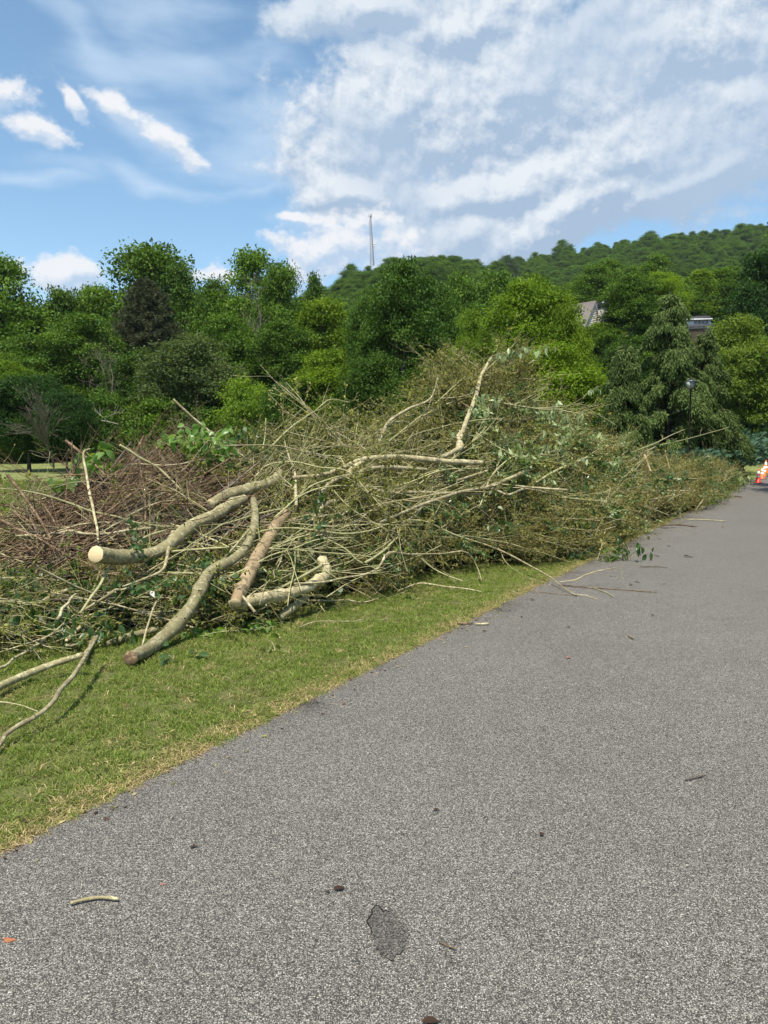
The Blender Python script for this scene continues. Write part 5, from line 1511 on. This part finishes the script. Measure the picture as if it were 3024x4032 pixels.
# dark red stem standing out of the heap
B('dark red ragged stem standing up at the left of the large leaves', 1, [(478, 290), (482, 210), (475, 130), (470, 60)], [14, 11, 7, 3], mat='bark_brown', off=0.2, twigs=3, name='stub')
B('fine grey bent twig over the lawn at the upper left', 1, [(430, 300), (330, 215), (265, 140), (190, 122)], [4, 4, 3, 2], mat='dead', off=0.2)

# ------------------------------------------------------------------ grass
def tuft_mesh(seed, n, rad, h, mat, width=0.0042, lean=0.5):
    rg = np.random.default_rng(seed)
    a = rg.uniform(0, 2 * math.pi, n); rr_ = rad * np.sqrt(rg.random(n))
    b = np.stack([rr_ * np.cos(a), rr_ * np.sin(a), np.full(n, -0.004)], -1)
    hh = h * rg.uniform(0.55, 1.25, n)
    dr = rg.normal(0, lean, (n, 2))
    m = b + np.stack([dr[:, 0] * hh * 0.35, dr[:, 1] * hh * 0.35, hh * 0.58], -1)
    t = b + np.stack([dr[:, 0] * hh * 1.0, dr[:, 1] * hh * 1.0, hh * np.clip(1 - 0.25 * (dr ** 2).sum(1), 0.3, 1)], -1)
    sa = rg.uniform(0, math.pi, n); s = np.stack([np.cos(sa), np.sin(sa), 0 * sa], -1) * width / 2
    V = np.stack([b - s, b + s, m + s * 0.85, m - s * 0.85, t], 1).reshape(-1, 3)
    i = np.arange(n) * 5
    Q = np.stack([i, i + 1, i + 2, i + 3], -1); T = np.stack([i + 3, i + 2, i + 4], -1)
    return mesh('grass_tuft', V, Q, T, (M[mat],), np.repeat(rg.random(n), 5))
TM = [tuft_mesh(51, 18, 0.040, 0.034, 'blade', lean=0.7), tuft_mesh(52, 18, 0.045, 0.030, 'blade', lean=0.9), tuft_mesh(53, 16, 0.045, 0.040, 'blade', lean=0.8),
      tuft_mesh(54, 18, 0.040, 0.030, 'straw', lean=1.3), tuft_mesh(55, 60, 0.16, 0.055, 'blade', width=0.010, lean=0.6)]
tuft_at = [(700, 2700, 'small tuft of green grass in the verge, finest of the tufts'), (1100, 2620, 'low leaning grass tuft in the verge'), (500, 2850, 'taller grass tuft in the verge near the asphalt'),
           (1000, 2830, 'dry straw coloured tuft at the asphalt edge'), (40, 2030, 'wide tuft of lawn grass left of the pile')]
tufts = []
for me, (px, py, lb) in zip(TM, tuft_at):
    g = G(px, py)
    o = obj('grass_tuft', me, None, (float(g[0]), float(g[1]), float(terrain(g[0], g[1]))))
    tag(o, lb, 'grass', None, 'stuff'); tufts.append(o)
rg = np.random.default_rng(61)
def verge(n, ua, ub, va, vb, kinds, w, sc, vpow=1.0, upow=1.0):
    u = ua + (ub - ua) * rg.random(n) ** upow; v = va + (vb - va) * rg.random(n) ** vpow
    x, y = from_uv(u, v)
    k = rg.choice(kinds, n, p=np.array(w) / sum(w))
    s = rg.uniform(*sc, n)
    return np.stack([x, y, terrain(x, y)], -1), k, s
parts = [verge(30000, -4.5, 18, 0.02, 2.4, [0, 1, 2, 3], [4, 4, 3, 1.0], (0.8, 1.3), 1.0, 1.35),
         verge(6000, -4.5, 3, 2.0, 4.8, [0, 1, 2, 3], [4, 4, 3, 0.5], (0.8, 1.4)),
         verge(7500, -4.5, 22, -0.05, 0.12, [3, 1, 2], [4, 1, .5], (0.7, 1.25), 1.5, 1.25)]
n = 12000
d = rg.uniform(8, 30, n); px = rg.uniform(-250, 520, n)
x = (px - 1512) / F * d
parts.append((np.stack([x, d, terrain(x, d)], -1), np.full(n, 4), rg.uniform(0.8, 1.3, n) * (0.7 + d / 40)))
gp = np.vstack([a[0] for a in parts]); gk = np.concatenate([a[1] for a in parts]); gs = np.concatenate([a[2] for a in parts])
scatter('grass', gp, np.stack([rg.normal(0, .12, len(gp)), rg.normal(0, .12, len(gp)), rg.uniform(0, 6.28, len(gp))], -1), np.repeat(gs[:, None], 3, 1), gk, tufts, 'short mown grass of the verge and lawn with dry straw at the road edge', 'grass')

# ------------------------------------------------------------------ traffic cones
def gloss(name, color, rough=0.45, spec=0.4, em=None):
    m, N, out = new_mat(name)
    principled(N, out, color, rough, spec)
    return m
M['orange'] = gloss('orange_pvc', (0.85, 0.13, 0.02), 0.45)
M['red_orange'] = gloss('red_orange_pvc', (0.80, 0.045, 0.015), 0.45)
M['reflective'] = gloss('reflective_white', (0.75, 0.74, 0.72), 0.5)
M['rubber'] = gloss('black_rubber', (0.018, 0.018, 0.02), 0.6)
def lathe(name, prof, mat, parent, sides=20, square=False):
    a = np.linspace(0, 2 * math.pi, sides, endpoint=False)
    V, Q = [], []
    for r_, z in prof:
        V += [(r_ * math.cos(t), r_ * math.sin(t), z) for t in a]
    for i in range(len(prof) - 1):
        for j in range(sides):
            Q.append((i * sides + j, i * sides + (j + 1) % sides, (i + 1) * sides + (j + 1) % sides, (i + 1) * sides + j))
    V.append((0, 0, prof[-1][1])); c = len(V) - 1; b = (len(prof) - 1) * sides
    T = [(b + j, b + (j + 1) % sides, c) for j in range(sides)]
    return obj(name, mesh(name, V, Q, T, (mat,), smooth_on=True), parent)
def box(name, c, s, mat, parent=None, bevel=0.0):
    x, y, z = (k / 2 for k in s)
    b = min(bevel, x * .9, y * .9)
    ring = [(-x + b, -y), (x - b, -y), (x, -y + b), (x, y - b), (x - b, y), (-x + b, y), (-x, y - b), (-x, -y + b)] if b > 0 else [(-x, -y), (x, -y), (x, y), (-x, y)]
    n_ = len(ring)
    V = [(c[0] + p[0], c[1] + p[1], c[2] + h) for h in (-z, z) for p in ring] + [(c[0], c[1], c[2] - z), (c[0], c[1], c[2] + z)]
    Q = [(i, (i + 1) % n_, n_ + (i + 1) % n_, n_ + i) for i in range(n_)]
    T = [((i + 1) % n_, i, 2 * n_) for i in range(n_)] + [(n_ + i, n_ + (i + 1) % n_, 2 * n_ + 1) for i in range(n_)]
    return obj(name, mesh(name, V, Q, T, (mat,)), parent)
CONE_LB = ['nearest traffic cone, redder than the rest, standing alone at the front', 'orange traffic cone second from the front, close behind the reddest cone',
           'orange traffic cone third from the front', 'taller orange traffic cone fourth from the front with a big white collar', 'farthest orange traffic cone, half hidden behind the taller one']
for i, (px, py, h) in enumerate([(2985, 1903, .70), (3000, 1887, .70), (3008, 1877, .74), (3014, 1866, .98), (3020, 1857, .90)]):
    g = G(px, py, 0.006)
    o = empty('traffic_cone', tuple(map(float, g)), CONE_LB[i], 'traffic cone', 'traffic cones in a line at the road edge', rz=0.3 * i)
    s_ = h / 0.71
    om = M['red_orange'] if i == 0 else M['orange']
    box('base', (0, 0, 0.018), (0.36 * s_, 0.36 * s_, 0.036), M['rubber'], o, 0.03)
    def rad_at(z): return (0.135 - (0.135 - 0.030) * (z / 0.71)) * s_
    lathe('body', [(0.15 * s_, 0.036), (rad_at(0.05), 0.06 * s_), (rad_at(0.30), 0.30 * s_)], om, o)
    lathe('collar', [(rad_at(0.30) + .003, 0.30 * s_), (rad_at(0.40) + .003, 0.40 * s_)], M['reflective'], o)
    lathe('body', [(rad_at(0.40), 0.40 * s_), (rad_at(0.47), 0.47 * s_)], om, o)
    lathe('collar', [(rad_at(0.47) + .003, 0.47 * s_), (rad_at(0.62) + .003, 0.62 * s_)], M['reflective'], o)
    lathe('tip', [(rad_at(0.62), 0.62 * s_), (rad_at(0.69), 0.69 * s_), (rad_at(0.71) * .8, 0.71 * s_)], om, o)

# ------------------------------------------------------------------ street lamp
M['black_iron'] = gloss('black_iron', (0.012, 0.012, 0.013), 0.35, 0.5)
M['roof_metal'] = gloss('lantern_roof', (0.05, 0.055, 0.06), 0.3, 0.5)
M['frosted'] = gloss('frosted_glass', (0.34, 0.37, 0.37), 0.25, 0.5)
def street_lamp():
    d = 31.0
    tp = P(2721, 1490, d); x = float(tp[0]); zb = float(terrain(x, d)); H = float(tp[2]) - zb
    o = empty('street_lamp', (x, d, zb), 'black street lamp post with a four sided lantern before the weeping cedar', 'street lamp', rz=0.35)
    zl = H - 0.42
    lathe('base', [(0.11, 0.0), (0.11, 0.12), (0.075, 0.2), (0.06, 0.55), (0.045, 0.6)], M['black_iron'], o, 12)
    lathe('post', [(0.042, 0.6), (0.036, zl - 0.12), (0.055, zl - 0.10), (0.055, zl - 0.06), (0.03, zl - 0.04), (0.03, zl)], M['black_iron'], o, 12)
    b0, b1, h = 0.085, 0.155, 0.27
    def frust(name, r0, z0, r1, z1, mat, par):
        V = [(sx * r0, sy * r0, z0) for sx, sy in ((-1, -1), (1, -1), (1, 1), (-1, 1))] + [(sx * r1, sy * r1, z1) for sx, sy in ((-1, -1), (1, -1), (1, 1), (-1, 1))]
        Q = [(0, 1, 5, 4), (1, 2, 6, 5), (2, 3, 7, 6), (3, 0, 4, 7), (3, 2, 1, 0), (4, 5, 6, 7)]
        return obj(name, mesh(name, V, Q, None, (mat,)), par)
    frust('lantern_floor', b0 + .01, zl, b0 + .01, zl + 0.015, M['black_iron'], o)
    for k in range(4):
        a = k * math.pi / 2
        R = np.array(Quaternion((0, 0, 1), a).to_matrix())
        V = np.array([(-b0 + .006, -b0, zl + .016), (b0 - .006, -b0, zl + .016), (b1 - .006, -b1, zl + h), (-b1 + .006, -b1, zl + h)])
        V2 = V + np.array([0, 0.004, 0])
        VV = np.vstack([V, V2]) @ R.T
        obj('pane', mesh('pane', VV, [(0, 1, 2, 3), (7, 6, 5, 4), (0, 4, 5, 1), (1, 5, 6, 2), (2, 6, 7, 3), (3, 7, 4, 0)], None, (M['frosted'],)), o)
        e = np.array([[(-b0, -b0, zl + .01), (-b1, -b1, zl + h + .005)]], float) @ R.T
        v, q = tube_arrays(e, np.full((1, 2), 0.011), 4)
        obj('corner_bar', mesh('corner_bar', v, q, None, (M['black_iron'],)), o)
    rf = frust('lantern_roof', b1 + 0.035, zl + h, 0.06, zl + h + 0.10, M['roof_metal'], o)
    lathe('finial', [(0.05, zl + h + 0.10), (0.06, zl + h + 0.125), (0.045, zl + h + 0.14)], M['black_iron'], o, 10)
street_lamp()

# ------------------------------------------------------------------ houses on the bank
M['shingle'] = plain('grey_brown_shingle', (0.16, 0.14, 0.13), 0.9, 0.1, 0.35, 9)
M['dark_shingle'] = plain('dark_shingle', (0.055, 0.055, 0.06), 0.9, 0.1, 0.3, 6)
M['siding'] = plain('cream_siding', (0.62, 0.58, 0.48), 0.7, 0.2, 0.08, 3)
M['stone'] = plain('grey_stone', (0.30, 0.27, 0.24), 0.9, 0.1, 0.35, 7)
M['dark_metal'] = gloss('dark_metal_cap', (0.02, 0.022, 0.03), 0.35)
M['white_trim'] = gloss('white_trim', (0.75, 0.75, 0.74), 0.5)
M['dark_glass'] = gloss('dark_glass', (0.02, 0.025, 0.03), 0.1, 0.5)
def prism(name, prof, y0, y1, mat, parent):
    n_ = len(prof)
    V = [(x, y, z) for y in (y0, y1) for x, z in prof]
    Q = [(i, (i + 1) % n_, n_ + (i + 1) % n_, n_ + i) for i in range(n_)]
    cx, cz = np.mean([p[0] for p in prof]), np.mean([p[1] for p in prof])
    V += [(cx, y0, cz), (cx, y1, cz)]
    T = [((i + 1) % n_, i, 2 * n_) for i in range(n_)] + [(n_ + i, n_ + (i + 1) % n_, 2 * n_ + 1) for i in range(n_)]
    return obj(name, mesh(name, V, Q, T, (mat,)), parent)
def house_a():
    rp = P(2346, 1183, 112.0)
    zb = float(terrain(rp[0], 112.0)) - 0.5
    o = empty('chimney_house', (float(rp[0]), 112.0, zb), 'cream house with a steep shingled gable and a stone chimney showing between the trees', 'house', rz=math.radians(42))
    Hr = float(rp[2]) - zb
    w, sl_ = 3.4, 5.2
    prism('wall', [(-w, 0), (w, 0), (w, Hr - sl_), (0, Hr - 0.12), (-w, Hr - sl_)], 0.25, 11, M['siding'], o)
    for s_ in (-1, 1):
        prof = [(0, Hr), (s_ * (w + .3), Hr - sl_ * (w + .3) / w), (s_ * (w + .3), Hr - sl_ * (w + .3) / w - 0.16), (0, Hr - 0.16)]
        if s_ > 0: prof = prof[::-1]
        rf = prism('roof', prof, -0.05, 11.3, M['shingle'], o)
        tr = [(0, Hr - .17), (s_ * (w + .3), Hr - .17 - sl_ * (w + .3) / w), (s_ * (w + .3), Hr - sl_ * (w + .3) / w - 0.36), (0, Hr - 0.36)]
        if s_ > 0: tr = tr[::-1]
        prism('rake_board', tr, 0.05, 0.22, M['white_trim'], o)
    # clapboards: proud courses on the gable
    z = Hr - 0.6
    while z > Hr - sl_:
        hw = (Hr - z) / sl_ * w - 0.05
        box('clapboard', (0, 0.23, z), (hw * 2, 0.05, 0.13), M['siding'], o); z -= 0.26
    ch = box('chimney', (1.15, -0.45, (Hr - 1.0) / 2), (1.1, 0.9, Hr - 1.0), M['stone'], o, 0.03)
    cp = box('chimney_cap', (1.15, -0.45, Hr - 0.86), (1.35, 1.15, 0.22), M['dark_metal'], o, 0.05)
    V = [(1.15 + sx * r_, -0.45 + sy * r_, Hr + z_) for r_, z_ in ((0.62, -0.74), (0.40, -0.05)) for sx, sy in ((-1, -1), (1, -1), (1, 1), (-1, 1))]
    Q = [(0, 1, 5, 4), (1, 2, 6, 5), (2, 3, 7, 6), (3, 0, 4, 7), (3, 2, 1, 0), (4, 5, 6, 7)]
    obj('chimney_hood', mesh('chimney_hood', V, Q, None, (M['dark_metal'],)), o)
house_a()
def house_b():
    rp = P(2762, 1228, 112.0)
    zb = float(terrain(rp[0], 112.0)) - 0.5
    o = empty('dormer_house', (float(rp[0]), 112.0, zb), 'white house with a low dark roof and a row of small windows', 'house', rz=math.radians(-8))
    Hr = float(rp[2]) - zb
    x0, x1 = -2.3, 1.75
    def roofp(name, xa, xb, ya, za, yb, zb_, th, mat):
        V = [(xa, ya, za), (xb, ya, za), (xb, yb, zb_), (xa, yb, zb_)]; V += [(a, b, c - th) for a, b, c in V]
        Q = [(0, 1, 2, 3), (7, 6, 5, 4), (0, 4, 5, 1), (1, 5, 6, 2), (2, 6, 7, 3), (3, 7, 4, 0)]
        return obj(name, mesh(name, V, Q, None, (mat,)), o)
    box('wall', ((x0 + x1) / 2, 3.0, (Hr - 0.9) / 2), (x1 - x0 - 0.3, 4.0, Hr - 0.9), M['white_trim'], o)
    roofp('roof', x0, x1, 0.7, Hr - 0.80, 3.0, Hr, 0.14, M['dark_shingle'])
    roofp('roof', x0, x1, 3.0, Hr - 0.003, 5.3, Hr - 0.80, 0.14, M['dark_shingle'])
    box('fascia', ((x0 + x1) / 2, 0.66, Hr - 0.93), (x1 - x0, 0.06, 0.16), M['white_trim'], o)
    for k in range(4):
        cx = -0.55 + k * 0.52
        fr = box('window', (cx, 0.96, Hr - 1.28), (0.46, 0.06, 0.46), M['white_trim'], o)
        for sx in (-1, 1):
            for sz in (-1, 1):
                pn = box('pane', (cx + sx * 0.10, 0.925, Hr - 1.28 + sz * 0.10), (0.155, 0.02, 0.155), M['dark_glass'], None)
                pn.parent = fr
    roofp('porch_roof', x0 - 1.6, x1 + 0.2, -1.6, Hr - 2.25, 0.93, Hr - 1.62, 0.14, M['dark_shingle'])
    box('porch_beam', ((x0 + x1) / 2 - .6, -1.45, Hr - 2.45), (x1 - x0 + 1.6, 0.1, 0.18), M['white_trim'], o)
    roofp('side_roof', x0 - 1.9, x0 - 0.05, -0.2, Hr - 1.55, 2.6, Hr - 0.35, 0.14, M['dark_shingle'])
house_b()

# ------------------------------------------------------------------ litter and drawn branch shadows on the asphalt
def ground_stick(label, pxs, r, mat, z=0.012, name='stick'):
    p = np.array([G(x_, y_, z + r) for x_, y_ in pxs])
    p = spline(p, 9)
    org = p[0].copy()
    rg2 = np.random.default_rng(int(pxs[0][0]))
    rad = r * (1 + rg2.normal(0, .1, 9)); rad[-1] *= .6
    v, q = tube_arrays((p - org)[None], rad[None], 7)
    T = []
    for e in (0, 1):
        v = np.vstack([v, (p - org)[0 if e == 0 else -1][None]]); c_ = len(v) - 1
        for i in range(7):
            a, b = e * 8 * 7 + i, e * 8 * 7 + (i + 1) % 7
            T.append((b, a, c_) if e == 0 else (a, b, c_))
    o = obj(name, mesh(name, v, q, T, (M[mat],), smooth_on=True), None, tuple(map(float, org)))
    return tag(o, label, 'stick')
ground_stick('short pale tan stick lying alone on the asphalt at lower left', [(277, 3556), (330, 3542), (400, 3533), (468, 3540)], 0.0062, 'bark_pale')
ground_stick('short dark brown stick on the asphalt right of the oval patch', [(1728, 3707), (1760, 3722), (1798, 3738)], 0.0026, 'bark_brown')
ground_stick('thin weathered twig far right on the asphalt', [(2700, 3068), (2735, 3062), (2775, 3052)], 0.004, 'dead')
ground_stick('dark twig on the asphalt in front of the long branch tip', [(2475, 2504), (2485, 2509), (2496, 2514)], 0.007, 'bark_brown')
ground_stick('dry bark sliver lying at the grass edge', [(1800, 2453), (1830, 2456), (1862, 2454)], 0.010, 'bark_brown')
ground_stick('pale bark sliver lying beside the brown one at the grass edge', [(1872, 2456), (1900, 2457), (1926, 2455)], 0.009, 'bark_pale')
ground_stick('thin straight twig on the asphalt beyond the leafy spray', [(2520, 2231), (2575, 2230), (2632, 2232)], 0.009, 'dead')
ground_stick('white thin twig on the asphalt near the pile end', [(2700, 2045), (2780, 2047), (2862, 2052)], 0.012, 'bark_pale')
ground_stick('dark thin branch lying at the road edge before the rusty twigs', [(2600, 2068), (2660, 2066), (2745, 2074)], 0.012, 'bark_brown')
ground_stick('dark stick lying in the shade on the far asphalt', [(2893, 1954), (2907, 1955), (2922, 1957)], 0.02, 'bark_brown')
ground_stick('thin dark strip on the asphalt drawn as the shadow of the long branch', [(2080, 2325), (2160, 2335), (2260, 2345)], 0.004, 'bark_brown')  # brown strip laid down as the long branch's cast shadow
ground_stick('long thin dark strip drawn over the asphalt as the shadow of the side branch', [(2200, 2303), (2300, 2312), (2450, 2322), (2590, 2333)], 0.006, 'bark_brown')  # another drawn shadow: dark strip along the side branch's shadow line
ground_stick('pale curved twig on the asphalt below the hooked branch', [(2330, 2312), (2380, 2330), (2420, 2352)], 0.005, 'bark_green')
M['dry_leaf'] = leaf_mat('dry_leaf', (0.035, 0.022, 0.014), (0.09, 0.05, 0.03), 0.1)
M['red_leaf'] = leaf_mat('reddish_leaf', (0.35, 0.10, 0.05), (0.45, 0.16, 0.08), 0.1)
LM['dry'] = [broad_leaf('dry_leaf', 0.5, 0.18, 5), broad_leaf('dry_leaf', 0.4, 0.30, 6)]
LM['red'] = [broad_leaf('red_leaf', 0.6, 0.3, 7)]
def lone_leaf(label, px, py, size, key='dry', rz=0.0):
    g = G(px, py, 0.012 + size * 0.08)
    o = obj('fallen_leaf', LM[key][int(px) % len(LM[key])], None, tuple(map(float, g)), (0.10, -0.08, rz))
    o.scale = (size, size, size)
    return tag(o, label, 'leaf')
lone_leaf('black curled leaf on the asphalt left above the oval patch', 1312, 3502, 0.045, rz=0.4)
lone_leaf('small dark scrap beside the black curled leaf', 1298, 3512, 0.020, rz=2.4)
lone_leaf('dark leaf on the asphalt in the middle below the grass', 1706, 3188, 0.030, rz=0.2)
lone_leaf('dark leaf scrap with a paler spot on the mid asphalt', 2130, 3290, 0.035, rz=1.2)
lone_leaf('small green leaf on the asphalt near the lower left grass', 745, 3335, 0.035, 'dry', 0.5)
lone_leaf('reddish leaf on the asphalt in front of the log end', 2232, 2590, 0.045, 'red', 0.7)
lone_leaf('brown leaf piece cut by the bottom edge of the view', 1660, 4022, 0.05, rz=0.1)
lone_leaf('dark leaf on the asphalt right below the branch tip', 2085, 2360, 0.07, rz=0.3)
lone_leaf('small dark leaf on the asphalt below the branch shadow', 2054, 2428, 0.05, rz=1.5)
lone_leaf('dark leaf pair on the asphalt beyond the hooked twig', 2495, 2290, 0.08, rz=0.0)
lone_leaf('dark leaf on the asphalt right of the leafy spray', 2575, 2188, 0.10, rz=0.2)
lone_leaf('large dark leaf flat on the far asphalt', 2690, 2190, 0.13, rz=0.1)
lone_leaf('small dark leaf on the asphalt by the grass edge', 1900, 2485, 0.05, rz=0.6)
for i, (px, py) in enumerate([(2400, 2270), (2480, 2302), (2620, 2300), (2735, 2193), (2800, 2085), (2930, 2010), (2560, 2420), (2840, 2075), (2960, 1968), (2640, 2150), (2250, 2470)]):
    o = lone_leaf('tiny dark leaf scrap scattered on the asphalt', px, py, 0.045 + 0.03 * (i % 2), rz=i * 0.9)
    o['group'] = 'tiny leaf scraps on the asphalt'
# clay and paint smears: thin stains on the asphalt
def stain(label, px, py, rx, ry, color, seed):
    r_ = random.Random(seed)
    pts = []
    for k in range(18):
        a = -2 * math.pi * k / 18
        j = 1 + 0.35 * math.sin(3 * a + seed) * r_.uniform(.5, 1) + r_.uniform(-.12, .12)
        pts.append((px + math.cos(a) * rx * j, py - math.sin(a) * ry * j))
    m = plain('smear_%d' % seed, color, 0.85, 0.1, 0.5, 160)
    o = disc_patch('smear', pts[::-1] if False else pts, m, 0.0085, road)
    return tag(o, label, kind='structure')
stain('orange clay smear', 35, 3700, 26, 9, (0.30, 0.12, 0.06), 1)
stain('small reddish clay smear', 640, 3480, 12, 5, (0.22, 0.13, 0.10), 2)

# crumbs of leaf and bark shed by the heap over the verge and the edge of the asphalt
rg = np.random.default_rng(88)
n = 3600
u = -4 + 26 * rg.random(n) ** 1.2
v = np.where(rg.random(n) < 0.55, rg.uniform(0.0, 2.4, n), rg.normal(-0.05, 0.10, n) - rg.exponential(0.35, n) * (rg.random(n) < 0.25) * np.clip(u / 8, 0.15, 1))
x, y = from_uv(u, v)
c = np.stack([x, y, np.where(v > 0, rg.uniform(0.01, 0.035, n), 0.012)], -1)
dd = rg.normal(0, 1, (n, 3)); dd[:, 2] *= 0.12
nn = rg.normal(0, 0.25, (n, 3)); nn[:, 2] += 1
sz = rg.uniform(0.010, 0.040, n)
V, Q = leaf_arrays(c, dd, nn, sz, sz * rg.uniform(0.15, 0.6, n), 0.1)
tag(obj('leaf_crumbs', mesh('leaf_crumbs', V, Q, None, (M['rust_crumb'],) if 'rust_crumb' in M else (M['straw'], M['dry_leaf'], M['olive']), np.repeat(rg.random(n), 4), midx=rg.choice(3, n, p=[.35, .4, .25]))),
    'crumbs of dry leaf and bark scattered over the verge and the edge of the asphalt', 'litter', None, 'stuff')

# ------------------------------------------------------------------ air: faint haze between here and the hill
def haze():
    m = bpy.data.materials.new('haze_air'); m.use_nodes = True; m.node_tree.nodes.clear()
    N = NT(m.node_tree)
    out = N.n('ShaderNodeOutputMaterial'); pv = N.n('ShaderNodeVolumePrincipled')
    pv.inputs['Color'].default_value = (0.72, 0.84, 1.0, 1)
    pv.inputs['Density'].default_value = 0.00009
    pv.inputs['Anisotropy'].default_value = 0.2
    N.l(pv.outputs[0], out.inputs['Volume'])
    x0, x1, y0, y1, z0, z1 = -950, 1050, -250, 1150, -1.5, 260
    V = [(x, y, z) for z in (z0, z1) for x, y in ((x0, y0), (x1, y0), (x1, y1), (x0, y1))]
    Q = [(3, 2, 1, 0), (4, 5, 6, 7), (0, 1, 5, 4), (1, 2, 6, 5), (2, 3, 7, 6), (3, 0, 4, 7)]
    tag(obj('haze', mesh('haze', V, Q, None, (m,))), kind='stuff')
haze()
SC.cycles.volume_bounces = 0
